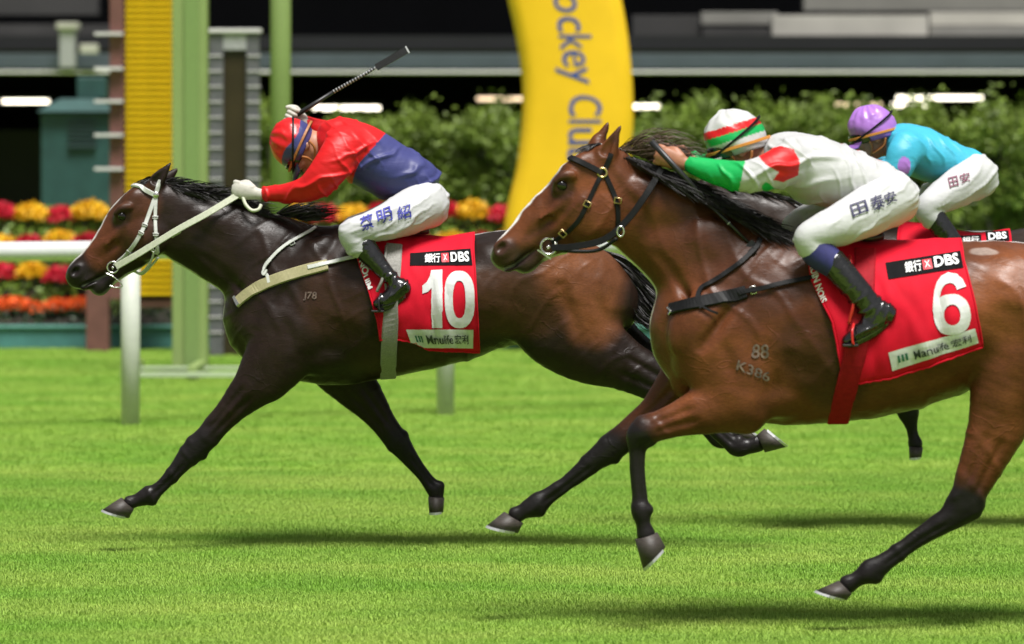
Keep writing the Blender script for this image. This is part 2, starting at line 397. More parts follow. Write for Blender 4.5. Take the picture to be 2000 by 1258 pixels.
grass_field('far_grass', [(-6.6,25),(6.6,25),(9.5,46),(-9.5,46)], 220, TB, 2, 'short mown turf blades behind the running rail')

# ---- running rail
M_RAIL = mat('white_rail_plastic', (.60,.61,.62), rough=.4, var=.04, scale=8)
M_POST = mat('white_post_plastic', (.52,.54,.48), rough=.5, var=.06, scale=12)
A0 = np.array((-2.614, 29.47)); ST = np.array((2.14, 1.2)); rail = empty('running_rail', (A0[0], A0[1], 0), 'white tubular running rail on white posts behind the horses', 'rail')
mb = MB(); p0 = A0-ST*4; p1 = A0+ST*6; q0, q1 = Vector((*p0,1.207)), Vector((*p1,1.207)); mb.tube([q0.lerp(q1, i/12) for i in range(13)], .066, 20); mb.build('rail_tube', M_RAIL, rail, True)
for i in range(-4, 7):
    p = A0+ST*i; mb = MB(); mb.tube([Vector((*p,-.02)), Vector((*p,.6)), Vector((*p,1.15))], [.064,.066,.066], 16); mb.build('post', M_POST, rail, True)

# ---- flower bank
M_TEAL = mat('teal_planter_paint', (.06,.19,.18), rough=.5, var=.15, scale=6)
M_LEAF = mat('bright_leaf', (.15,.24,.025), rough=.5, var=.4, scale=9)
M_LEAF_DARK = mat('dark_leaf', (.02,.045,.012), rough=.5, var=.4, scale=9)
M_SOIL = mat('dark_soil', (.025,.02,.014), rough=.9, var=.3, scale=20)
M_PETAL_Y = mat('yellow_petal', (.80,.47,.008), rough=.55, var=.18, scale=30); M_PETAL_R = mat('crimson_petal', (.58,.008,.035), rough=.55, var=.25, scale=30); M_PETAL_O = mat('orange_petal', (.80,.12,.01), rough=.55, var=.2, scale=30)
def leaf_cloud(n, size, gen, seed):
    r = random.Random(seed); vs = []; fs = []
    for i in range(n):
        c = Vector(gen(r)); d = Vector((r.gauss(0,1), r.gauss(0,1), r.gauss(.2,.8))).normalized(); u = d.orthogonal().normalized(); u = (u*math.cos(i)+d.cross(u)*math.sin(i)).normalized(); w = d.cross(u); L = size*r.uniform(.6,1.3); W = L*.42; k = len(vs)
        vs += [c-u*L*.5, c+w*W*.5+d*L*.06, c+u*L*.5, c-w*W*.5+d*L*.06]; fs.append((k,k+1,k+2,k+3))
    return vs, fs
def dome(rx, rz):
    def g(r):
        a = r.uniform(0, 6.283); b = math.acos(r.random()); k = r.uniform(.75,1.0)
        return (rx*k*math.sin(b)*math.cos(a), rx*.8*k*math.sin(b)*math.sin(a), rz*k*math.cos(b))
    return g
bank = empty('planter', P(60,683,41.65)*np.array((1,1,0)), 'long teal planter holding the tiered flower bank', 'planter')
xl, xr = -8.5, 1.55
mb = MB(); mb.box((xl,41.65,0), (xr,41.80,.215), .02); mb.build('front_wall', M_TEAL, bank); mb = MB(); mb.box((xl,41.62,.205), (xr,41.83,.235), .008); mb.build('coping', mat('teal_coping', (.09,.26,.22), rough=.45, var=.1), bank)
mb = MB(); prof = [(41.8,0),(41.8,.20),(42.1,.32),(42.45,.62),(42.9,.92),(43.4,1.22),(43.9,1.25),(43.9,0)]
mb.v = [(x, y, z) for x in (xl, xr) for y, z in prof]; n_ = len(prof); mb.f = [tuple(range(n_)), tuple(reversed(range(n_, 2*n_)))]+[(i, n_+i, n_+(i+1)%n_, (i+1)%n_) for i in range(n_)]; mb.build('soil', M_SOIL, bank)
def on_bank(r):
    y = r.uniform(42.1,43.8); z = np.interp(y, [q[0] for q in prof[1:7]], [q[1] for q in prof[1:7]]); return (r.uniform(xl, xr), y, z+r.uniform(0,.13))
v_, f_ = leaf_cloud(21000, .08, on_bank, 5); tag(mesh('bedding_foliage', v_, f_, M_LEAF, None), 'bright green bedding foliage between the rows of flowers', 'foliage', kind='stuff')
v_, f_ = leaf_cloud(3400, .06, lambda r: (r.uniform(xl, xr), r.uniform(41.68,42.1), .2+r.uniform(0,.22)), 6); tag(mesh('edging_foliage', v_, f_, M_LEAF_DARK, None), 'dark green edging foliage along the teal planter', 'foliage', kind='stuff')
def petal_mesh(name, mt, seed, n=420, rx=.165, rz=.12, size=.065):
    v, f = leaf_cloud(n, size, dome(rx, rz), seed); me = bpy.data.meshes.new(name); me.from_pydata([tuple(p) for p in v], [], f); me.materials.append(mt); return me
PM = {k: [petal_mesh('flower_clump', m_, s_+i) for i in range(3)] for k, m_, s_ in (('y', M_PETAL_Y, 10), ('r', M_PETAL_R, 20))}
PO = [petal_mesh('orange_flower', M_PETAL_O, 30+i, 320, .15, .10, .06) for i in range(3)]
def place(me, loc, name, label, cat, group, sc=1.0, rz=0.0):
    o = bpy.data.objects.new(name, me); COL.objects.link(o); o.location = V(loc); o.rotation_euler = (0,0,rz); o.scale = (sc,sc,sc); return tag(o, label, cat, group)
R = random.Random(3)
for row, (y, z, off, ranges) in enumerate(((43.3,1.24,0,((-520,185),(575,1040))), (42.85,.95,1,((-520,185),(590,1040))), (42.4,.66,0,((-520,185),)))):
    s_ = FPX/y; rn = ('top row', 'middle row', 'bottom row')[row]
    for a, b in ranges:
        i = 0; px = a
        while px < b:
            c_ = 'yr'[(i+off) % 2]; place(R.choice(PM[c_]), ((px-1000)/s_, y+R.uniform(-.05,.05), z+R.uniform(-.02,.03)), 'flower_clump',
                  f"{'yellow' if c_=='y' else 'crimson'} flower clump in the {rn} of the planter {'left of the striped sign' if px < 300 else 'behind the jockey with raised whip'}", 'flowers', f"{'yellow' if c_=='y' else 'crimson'} clumps {rn} {'a' if px < 300 else 'b'}", R.uniform(1.2,1.4), R.uniform(0,6)); px += 58; i += 1
for i in range(30):
    px = -510+i*24; place(R.choice(PO), ((px-1000)*42.1/FPX, 42.1+R.uniform(-.05,.05), .36+R.uniform(-.02,.03)), 'orange_flower', 'low orange flower clump along the front of the planter', 'flowers', 'orange flowers along the planter', R.uniform(.85,1.2), R.uniform(0,6))

# ---- low wall to the right, behind the bay
M_WALL = mat('pale_render', (.36,.34,.29), rough=.8, var=.15, scale=3)
w = empty('low_wall', (4.2,45,0), 'low pale rendered wall with blue coping below the hedge', 'wall'); mb = MB(); mb.box((1.62,45,0),(10,45.25,.84),.01); mb.build('wall_body', M_WALL, w); mb = MB(); mb.box((1.6,44.95,.84),(10.02,45.3,.92),.01); mb.build('coping', mat('blue_coping', (.10,.32,.45), rough=.5, var=.1), w)

# ---- hedge trees
M_TLEAF = mat('hedge_leaf', (.15,.22,.026), rough=.5, var=.5, scale=5); M_BARK = mat('grey_bark', (.16,.14,.12), rough=.9, var=.3, scale=25)
def crown_mesh(seed, n=3600):
    r = random.Random(seed); blobs = [(r.uniform(-.32,.32), r.uniform(-.25,.25), r.uniform(1.75,2.42), r.uniform(.16,.30)) for _ in range(8)]+[(r.uniform(-.36,.36), r.uniform(-.2,.2), r.uniform(.9,1.85), r.uniform(.16,.28)) for _ in range(10)]
    def g(q):
        b = q.choices(blobs, [x[3]**2 for x in blobs])[0]; d = Vector((q.gauss(0,1), q.gauss(0,1), q.gauss(0,1))).normalized()*b[3]*(q.random()**.4)
        return (b[0]+d.x, b[1]+d.y, b[2]+d.z*.8+(min(q.expovariate(12), .2) if d.z > 0 and b[2] > 2.0 and q.random() < .3 else 0))
    v, f = leaf_cloud(n, .085, g, seed+50); me = bpy.data.meshes.new('crown'); me.from_pydata([tuple(p) for p in v], [], f); me.materials.append(M_TLEAF); return me
def trunk_mesh(seed):
    r = random.Random(seed); mb = MB()
    for k in range(3):
        x, y = r.uniform(-.12,.12), r.uniform(-.08,.08); mb.tube([(x,y,0),(x+r.uniform(-.05,.05),y,.8),(x*1.6+r.uniform(-.1,.1),y,1.5),(x*2.4,y,2.1)], [.03,.026,.02,.008], 7)
    me = bpy.data.meshes.new('trunk'); me.from_pydata(mb.v, [], mb.f); me.materials.append(M_BARK); return me
CM = [crown_mesh(i) for i in range(5)]; TM = [trunk_mesh(i) for i in range(3)]
for i in range(25):
    px = 500+i*66; x = (px-1000)*46.2/FPX; hh = .93+.05*math.sin(i*2.1)+R.uniform(-.03,.05)
    where = 'between the green poles and the yellow arch' if px < 1000 else ('behind the yellow arch' if px < 1260 else 'behind the jockeys in white and cyan')
    e = empty('hedge_tree', (x, 46.2+R.uniform(-.2,.2), 0), f'slim leafy hedge tree {where}', 'tree', f'hedge trees {where}'); e.scale = (1, 1, hh); e.rotation_euler.z = R.choice((0, 3.14))+R.uniform(-.4,.4)
    for nm, me in (('crown', CM[i % 5]), ('trunk', TM[i % 3])):
        o = bpy.data.objects.new(nm, me); COL.objects.link(o); o.parent = e

# ---- grandstand in the dark
M_NIGHT = mat('unlit_wall', (.006,.006,.008), rough=.9, var=.2, scale=1); M_BEAM = mat('blue_grey_steel', (.055,.07,.09), rough=.5, var=.15, scale=1.2); M_WRAIL = mat('white_rail_paint', (.62,.60,.60), rough=.5, var=.08)
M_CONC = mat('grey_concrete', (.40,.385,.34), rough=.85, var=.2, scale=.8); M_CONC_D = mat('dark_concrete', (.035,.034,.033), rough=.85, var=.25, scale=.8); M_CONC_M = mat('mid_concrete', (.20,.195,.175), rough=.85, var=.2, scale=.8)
gs = empty('grandstand', (0,60,0), 'dark grandstand with blue grey beam and white handrail', 'grandstand')
def gbox(name, x0, x1, y0, y1, d, dep, mt):
    a = P(x0, y1, d); b = P(x1, y0, d); mb = MB(); mb.box((a[0], d, a[2]), (b[0], d+dep, b[2]), .01); return mb.build(name, mt, gs)
mb = MB(); mb.box((-40,74,0),(40,75,22)); mb.build('night_backdrop', M_NIGHT, gs); mb = MB(); mb.box((-40,60.3,3.4),(40,74,3.6)); mb.build('deck', M_NIGHT, gs)  # tall wall added to hide the sky, night darkness put into its colour
mb = MB(); mb.box((-40,64,0),(40,64.3,2.3)); mb.build('rear_partition', M_NIGHT, gs)
mb = MB(); mb.box((-40,66,12),(40,74,12.4)); mb.build('roof', M_NIGHT, gs)
gbox('fascia_beam', -1500, 3500, 105, 134, 60, .3, M_BEAM)
mb = MB(); z_ = P(0,141,59.8)[2]; mb.tube([(-20,59.8,z_),(20,59.8,z_)], .02, 10); mb.build('handrail', M_WRAIL, gs, True)
for i in range(-9, 12):
    mb = MB(); mb.box((i*1.9-.02,59.82,z_-.02),(i*1.9+.02,60.0,z_+.02)); mb.build('rail_bracket', M_WRAIL, gs)
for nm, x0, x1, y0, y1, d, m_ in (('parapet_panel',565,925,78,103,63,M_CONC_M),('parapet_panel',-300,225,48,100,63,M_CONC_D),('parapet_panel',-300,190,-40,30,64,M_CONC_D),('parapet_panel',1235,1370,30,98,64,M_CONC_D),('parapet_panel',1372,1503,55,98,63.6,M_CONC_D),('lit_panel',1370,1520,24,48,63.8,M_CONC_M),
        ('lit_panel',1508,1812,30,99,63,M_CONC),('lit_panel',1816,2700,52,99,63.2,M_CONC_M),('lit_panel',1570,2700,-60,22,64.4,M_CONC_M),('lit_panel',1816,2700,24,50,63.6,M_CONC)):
    gbox(nm, x0, x1, y0, y1, d, .4, m_)  # lit panels: their brighter light is put into a paler concrete colour
gbox('parapet_post', 116, 146, 52, 132, 59.5, .25, mat('pale_post_paint', (.30,.30,.31), rough=.6, var=.1)); gbox('post_cap', 110, 152, 44, 56, 59.45, .35, M_CONC)
gbox('parapet_post', 156, 190, 86, 104, 59.5, .25, M_CONC)
M_LAMP = mat('strip_lamp', (1.0,.90,.74), emit=4.0, var=.0); M_LAMP_DIM = mat('dim_strip_lamp', (1.0,.72,.5), emit=1.6, var=.0)
for x0, x1, y, m_, lb in ((5,95,198,M_LAMP,'strip lamp glowing behind the dark green kiosk'),(612,742,211,M_LAMP,'long strip lamp glowing under the stand beside the raised whip'),(932,1030,193,M_LAMP_DIM,'dim strip lamp left of the yellow arch'),(1222,1288,208,M_LAMP,'short strip lamp right of the yellow arch'),(1626,1722,205,M_LAMP_DIM,'dim strip lamp above the lilac cap, left of a twin'),(1742,1812,205,M_LAMP,'short bright strip lamp above the lilac cap'),(1752,1918,191,M_LAMP,'longest strip lamp glowing above the cyan jockey')):
    a = P(x0, y, 61); b = P(x1, y, 61); e = empty('strip_lamp', (a+b)/2, lb, 'lamp'); mb = MB(); mb.tube([V(a), V(b)], .024, 10); mb.build('tube', m_, e, True); mb = MB(); mb.box((a[0]-.03, 60.98, a[2]+.036),(b[0]+.03, 61.06, a[2]+.07)); mb.build('housing', M_NIGHT, e)

# ---- dark green kiosk
M_KIOSK = mat('dark_green_enamel', (.022,.068,.062), rough=.45, var=.2, scale=4)
k = empty('kiosk', P(148,430,48)*np.array((1,1,0)), 'dark green louvred kiosk with stepped roof at the flower bank', 'kiosk')
def kbox(name, x0, x1, y0, y1, d0, d1, bev=.015, mt=M_KIOSK, par=None):
    a = P(x0, y1, d0); b = P(x1, y0, d0); mb = MB(); mb.box((a[0], d0, max(a[2],0)), (b[0], d1, b[2]), bev); return mb.build(name, mt, par or k)
kb = kbox('cabinet', 80, 222, 218, 700, 48, 48.7); 
a = P(72, 218, 47.9); b = P(228, 192, 47.9); mb = MB(); cx = (a[0]+b[0])/2
mb.v = [(a[0],47.9,a[2]),(b[0],47.9,a[2]),(b[0],48.8,a[2]),(a[0],48.8,a[2]),(cx-.2,48.1,b[2]),(cx+.2,48.1,b[2]),(cx+.2,48.6,b[2]),(cx-.2,48.6,b[2])]; mb.f = [(0,3,2,1),(4,5,6,7),(0,1,5,4),(1,2,6,5),(2,3,7,6),(3,0,4,7)]; mb.build('roof', M_KIOSK, k)
kbox('roof_box', 150, 206, 150, 193, 48.2, 48.6)
for i in range(6): kbox('louvre', 132, 188, 238+i*9, 243+i*9, 47.97, 48.0, .002, mat('kiosk_louvre', (.012,.035,.032), rough=.5) if i == 0 else bpy.data.materials['kiosk_louvre'], kb)
kbox('handle', 132, 188, 284, 290, 47.95, 48.0, .002, bpy.data.materials['kiosk_louvre'], kb)

# ---- striped yellow finish sign in its brown frame
M_BROWN = mat('brown_frame_paint', (.15,.062,.052), rough=.55, var=.15, scale=6); M_SLAT = mat('yellow_slat_paint', (.85,.55,.006), rough=.4, var=.08, scale=10)
sg = empty('slatted_sign', P(290,683,41)*np.array((1,1,0)), 'tall yellow slatted sign in a brown frame left of the wide green pillar', 'sign')
def sbox(name, x0, x1, y0, y1, d0, d1, mt, par=None, bev=.006):
    a = P(x0, y1, d0); b = P(x1, y0, d0); mb = MB(); mb.box((a[0], d0, max(a[2],0)), (b[0], d1, b[2]), bev); return mb.build(name, mt, par or sg)
sbox('frame_post', 214, 243, -260, 560, 41.1, 41.3, M_BROWN); sbox('back_panel', 243, 337, -260, 585, 41.25, 41.3, mat('amber_backing', (.07,.03,.003), rough=.6)); sbox('frame_leg', 168, 212, 560, 690, 41.0, 41.25, M_BROWN); sbox('cross_beam', 168, 245, 528, 585, 41.04, 41.24, M_BROWN); sbox('frame_foot', 245, 340, 585, 600, 41.1, 41.3, M_BROWN)
sl = None
for i in range(66):
    y = -250+12.6*i
    a = P(244, y+8.6, 41.0); b = P(336, y, 41.0)
    if sl is None:
        mb = MB(); W_ = b[0]-a[0]; hgt = b[2]-a[2]; mb.v = [(0,.06,0),(W_,.06,0),(W_,0,hgt*.15),(0,0,hgt*.15),(W_,.0,hgt*.75),(0,.0,hgt*.75),(W_,.06,hgt),(0,.06,hgt),(0,.16,hgt*.5),(W_,.16,hgt*.5)]
        mb.f = [(0,1,2,3),(3,2,4,5),(5,4,6,7),(7,6,9,8),(8,9,1,0),(0,3,5,7,8),(1,9,6,4,2)]; sl = bpy.data.meshes.new('slat'); sl.from_pydata(mb.v, [], mb.f); sl.materials.append(M_SLAT)
    o = bpy.data.objects.new('slat', sl); COL.objects.link(o); o.parent = sg; o.matrix_parent_inverse = Matrix.Translation(-sg.location); o.location = (a[0], 41.06+.02*(i % 2 == 5), a[2])
for y in (66,134,198,264,330): sbox('bracket', 184, 240, y-3, y+3, 41.02, 41.09, M_WRAIL, None, .002)

# ---- green finish-post pillar with its base frame, thin pole, tall silver panel
M_GREEN = mat('leaf_green_paint', (.23,.31,.105), rough=.45, var=.05, scale=3); M_GREENW = mat('pale_green_bar', (.42,.50,.34), rough=.4, var=.06)
fp = empty('finish_pillar', P(370,734,36.5)*np.array((1,1,0)), 'wide leaf green finish pillar standing on a low barred base', 'pillar')
def fbox(name, x0, x1, y0, y1, d0, d1, mt, par=None, bev=.01):
    a = P(x0, y1, d0); b = P(x1, y0, d0); mb = MB(); mb.box((a[0], d0, max(a[2],0.0)), (b[0], d1, b[2]), bev); return mb.build(name, mt, par or fp)
fbox('column', 336, 404, -260, 724, 36.5, 36.75, M_GREEN); fbox('column_face', 360, 388, -260, 722, 36.47, 36.5, mat('leaf_green_strip', (.18,.27,.085), rough=.45, var=.05), None, .004)
for y0, y1, d in ((716,722,36.3),(727,737,35.4)): 
    fbox('base_bar', 236, 490, y0, y1, d, d+.06, M_GREENW, None, .004)
for px in (246, 480, 375): fbox('base_foot', px-9, px+9, 716, 760, 35.42, 36.7, M_GREEN, None, .006)
fbox('wheel_block', 304, 334, 728, 742, 35.9, 36.1, mat('black_rubber', (.01,.01,.01), rough=.7), None, .01)
tp = empty('green_pole', P(548,725,36.8)*np.array((1,1,0)), 'slim leaf green pole beside the tall silver panel', 'pole'); a = P(528, 0, 36.8); b = P(568, 0, 36.8)
mb = MB(); cx = (a[0]+b[0])/2; mb.tube([(cx,36.8,0),(cx,36.8,3),(cx,36.8,6)], (b[0]-a[0])/2, 18); mb.build('shaft', M_GREEN, tp, True); mb = MB(); mb.tube([(cx,36.8,0),(cx,36.8,.03)], .16, 18); mb.build('base_plate', M_GREEN, tp)
sp_ = empty('silver_panel', P(457,690,40)*np.array((1,1,0)), 'tall silver framed panel with brown centre between the green poles', 'panel')
def pbox(name, x0, x1, y0, y1, d0, d1, mt, bev=.006):
    a = P(x0, y1, d0); b = P(x1, y0, d0); mb = MB(); mb.box((a[0], d0, max(a[2],0.0)), (b[0], d1, b[2]), bev); return mb.build(name, mt, sp_)
M_SILVER = mat('brushed_silver', (.11,.11,.12), rough=.4, var=.3, scale=8, stretch=(1,1,6)); M_BRN = mat('bronze_glass', (.035,.026,.012), rough=.3, var=.3, scale=2)
pbox('frame_side', 409, 436, 64, 700, 40, 40.12, M_SILVER); pbox('frame_side', 481, 506, 64, 700, 40, 40.12, M_SILVER); pbox('header', 436, 481, 64, 98, 40, 40.12, mat('silver_header', (.34,.34,.35), rough=.4, var=.2)); pbox('top_cap', 404, 510, 56, 64, 39.97, 40.15, M_WRAIL); pbox('pane', 436, 481, 98, 700, 40.04, 40.1, M_BRN)
for i in range(19):
    y = 108+i*30
    for x0, x1 in ((407,434),(483,509)): pbox('clip', x0, x1, y, y+2.5, 39.985, 40.0, M_WRAIL, .001)

# ---- the yellow arch with blue lettering
M_ARCH = mat('yellow_arch_vinyl', (.84,.51,.010), rough=.45, var=.05, scale=2, bump=.15, bscale=4, bdist=.02)
ar = empty('arch', P(1080,684,41.2)*np.array((1,1,0)), 'big curved yellow arch with blue vertical lettering behind the horses', 'arch')
Lf = [(965,-240),(975,-120),(990,-10),(1003,50),(1015,120),(1020,180),(1018,250),(1008,330),(992,400),(984,470),(1005,580),(1040,684)]; Rt = [(1150,-240),(1185,-120),(1212,-10),(1225,60),(1233,130),(1237,200),(1236,260),(1228,340),(1215,420),(1200,490),(1180,590),(1150,684)]
lq = catmull(np.array(Lf, float), 5); rq = catmull(np.array(Rt, float), 5); verts = []; faces = []; NS = 17
for i in range(len(lq)):
    for j in range(NS):
        f = j/(NS-1); bul = math.sqrt(max(1-(2*f-1)**2, 0)); x = lq[i][0]*(1-f)+rq[i][0]*f; y = lq[i][1]*(1-f)+rq[i][1]*f; verts.append(P(x, y, 41.12-.14*bul**.5))
    for j in range(NS):
        f = 1-j/(NS-1); x = lq[i][0]*(1-f)+rq[i][0]*f; y = lq[i][1]*(1-f)+rq[i][1]*f; bul = math.sqrt(max(1-(2*f-1)**2, 0)); verts.append(P(x, y, 41.16+.14*bul**.5))
M2 = 2*NS
for i in range(len(lq)-1):
    for j in range(M2): faces.append((i*M2+j, (i+1)*M2+j, (i+1)*M2+(j+1)%M2, i*M2+(j+1)%M2))
faces += [tuple(range(M2)), tuple(reversed(range((len(lq)-1)*M2, len(lq)*M2)))]
verts = [(p[0], p[1], max(p[2], 0)) for p in verts]
ao = mesh('arch_body', verts, faces, M_ARCH, ar, True); ab = BVHTree.FromPolygons(verts, faces)
M_ABLUE = mat('blue_arch_print', (.03,.075,.30), rough=.5, var=.05)
xs = lambda y: np.interp(y, [-60,10,150,205,300], [1066,1082,1103,1112,1108])
def atext(ch, y0, y1, x0, x1, nm='lettering'):
    sh = text_shape(ch, .0); drop_text(sh, ab, M_ABLUE, nm, ar, lambda u, v: (xs(y0+(y1-y0)*u)+x0+(x1-x0)*v, y0+(y1-y0)*u), 41.0, .006, 6)
for ch, y0, y1, x0, x1 in (('J',-42,-22,-2,62),('o',-14,24,0,46),('c',32,62,0,46),('k',68,98,0,64),('e',98,130,0,46),('y',130,164,-16,46),('C',186,226,-1,64),('l',234,240,0,64),('u',250,282,0,46),('b',290,322,0,64)): atext(ch, y0, y1, x0, x1)
# ------------------------------------------------------------------ the horses
def coat_material():
    m = bpy.data.materials.new('horse_coat'); m.use_nodes = True; nt = m.node_tree; b = nt.nodes['Principled BSDF']; L = nt.links.new
    tc = node(nt, 'ShaderNodeTexCoord'); at = node(nt, 'ShaderNodeVertexColor'); at.layer_name = 'coat'
    def noise(scale, stretch=(1,1,1), rot=0.0, detail=4, dist=0.0):
        mp = node(nt, 'ShaderNodeMapping'); mp.inputs['Scale'].default_value = stretch; mp.inputs['Rotation'].default_value = (0, rot, 0); L(tc.outputs['Object'], mp.inputs[0])
        n = node(nt, 'ShaderNodeTexNoise'); n.inputs['Scale'].default_value = scale; n.inputs['Detail'].default_value = detail; n.inputs['Distortion'].default_value = dist; L(mp.outputs[0], n.inputs['Vector']); return n.outputs[0]
    def rng(x, a, b_, c, d):
        r = node(nt, 'ShaderNodeMapRange'); r.interpolation_type = 'SMOOTHSTEP'; r.inputs[1].default_value = a; r.inputs[2].default_value = b_; r.inputs[3].default_value = c; r.inputs[4].default_value = d; L(x, r.inputs[0]); return r.outputs[0]
    def math_(op, a, b_=None):
        n = node(nt, 'ShaderNodeMath', operation=op); L(a, n.inputs[0])
        if b_ is not None:
            if isinstance(b_, float): n.inputs[1].default_value = b_
            else: L(b_, n.inputs[1])
        return n.outputs[0]
    big = rng(noise(5, detail=5), .3, .7, .74, 1.22); hair = rng(noise(150, (.35,1,1.6), .5, 3), .3, .7, .86, 1.14)
    mx = node(nt, 'ShaderNodeMix', data_type='RGBA', blend_type='MULTIPLY'); mx.inputs[0].default_value = 1; L(at.outputs[0], mx.inputs[6]); L(math_('MULTIPLY', big, hair), mx.inputs[7]); L(mx.outputs[2], b.inputs['Base Color'])
    L(rng(noise(16, detail=6), .35, .65, .30, .46), b.inputs['Roughness']); b.inputs['Specular IOR Level'].default_value = .24
    # veins, skin wrinkles, lie of the hair
    vein = rng(math_('ABSOLUTE', math_('SUBTRACT', noise(6.5, (1,1,1.3), .4, 2, .6), .5)), .0, .035, 1.0, 0.0)
    vmask = rng(noise(3.2), .45, .62, 0.0, 1.0)
    wr = rng(noise(34, (.45,1,1.5), -.6, 3, .4), .3, .7, 0.0, 1.0); hr = noise(220, (.3,1,1.4), .5, 3)
    hgt = math_('ADD', math_('ADD', math_('MULTIPLY', math_('MULTIPLY', vein, vmask), .30), math_('MULTIPLY', wr, .10)), math_('MULTIPLY', hr, .22))
    bp = node(nt, 'ShaderNodeBump'); bp.inputs['Strength'].default_value = .5; bp.inputs['Distance'].default_value = .006; L(hgt, bp.inputs['Height']); L(bp.outputs[0], b.inputs['Normal'])
    return m
M_COAT = coat_material()
M_HAIR = mat('horse_hair', (.010,.008,.008), rough=.45, var=.3, scale=25, spec=.45)
M_HAIR_BROWN = mat('windblown_hair', (.07,.04,.025), rough=.5, var=.4, scale=25)
M_EYE = mat('horse_eye', (.006,.004,.004), rough=.06, var=.05, spec=.6)
M_HOOF = mat('hoof_horn', (.045,.036,.03), rough=.55, var=.35, scale=40, bump=.4, bscale=60, stretch=(1,1,6))
M_SHOE = mat('horseshoe_alloy', (.62,.62,.63), rough=.4, var=.15, metal=.6)

def near_far(l): return [(-1, l), (1, l)]

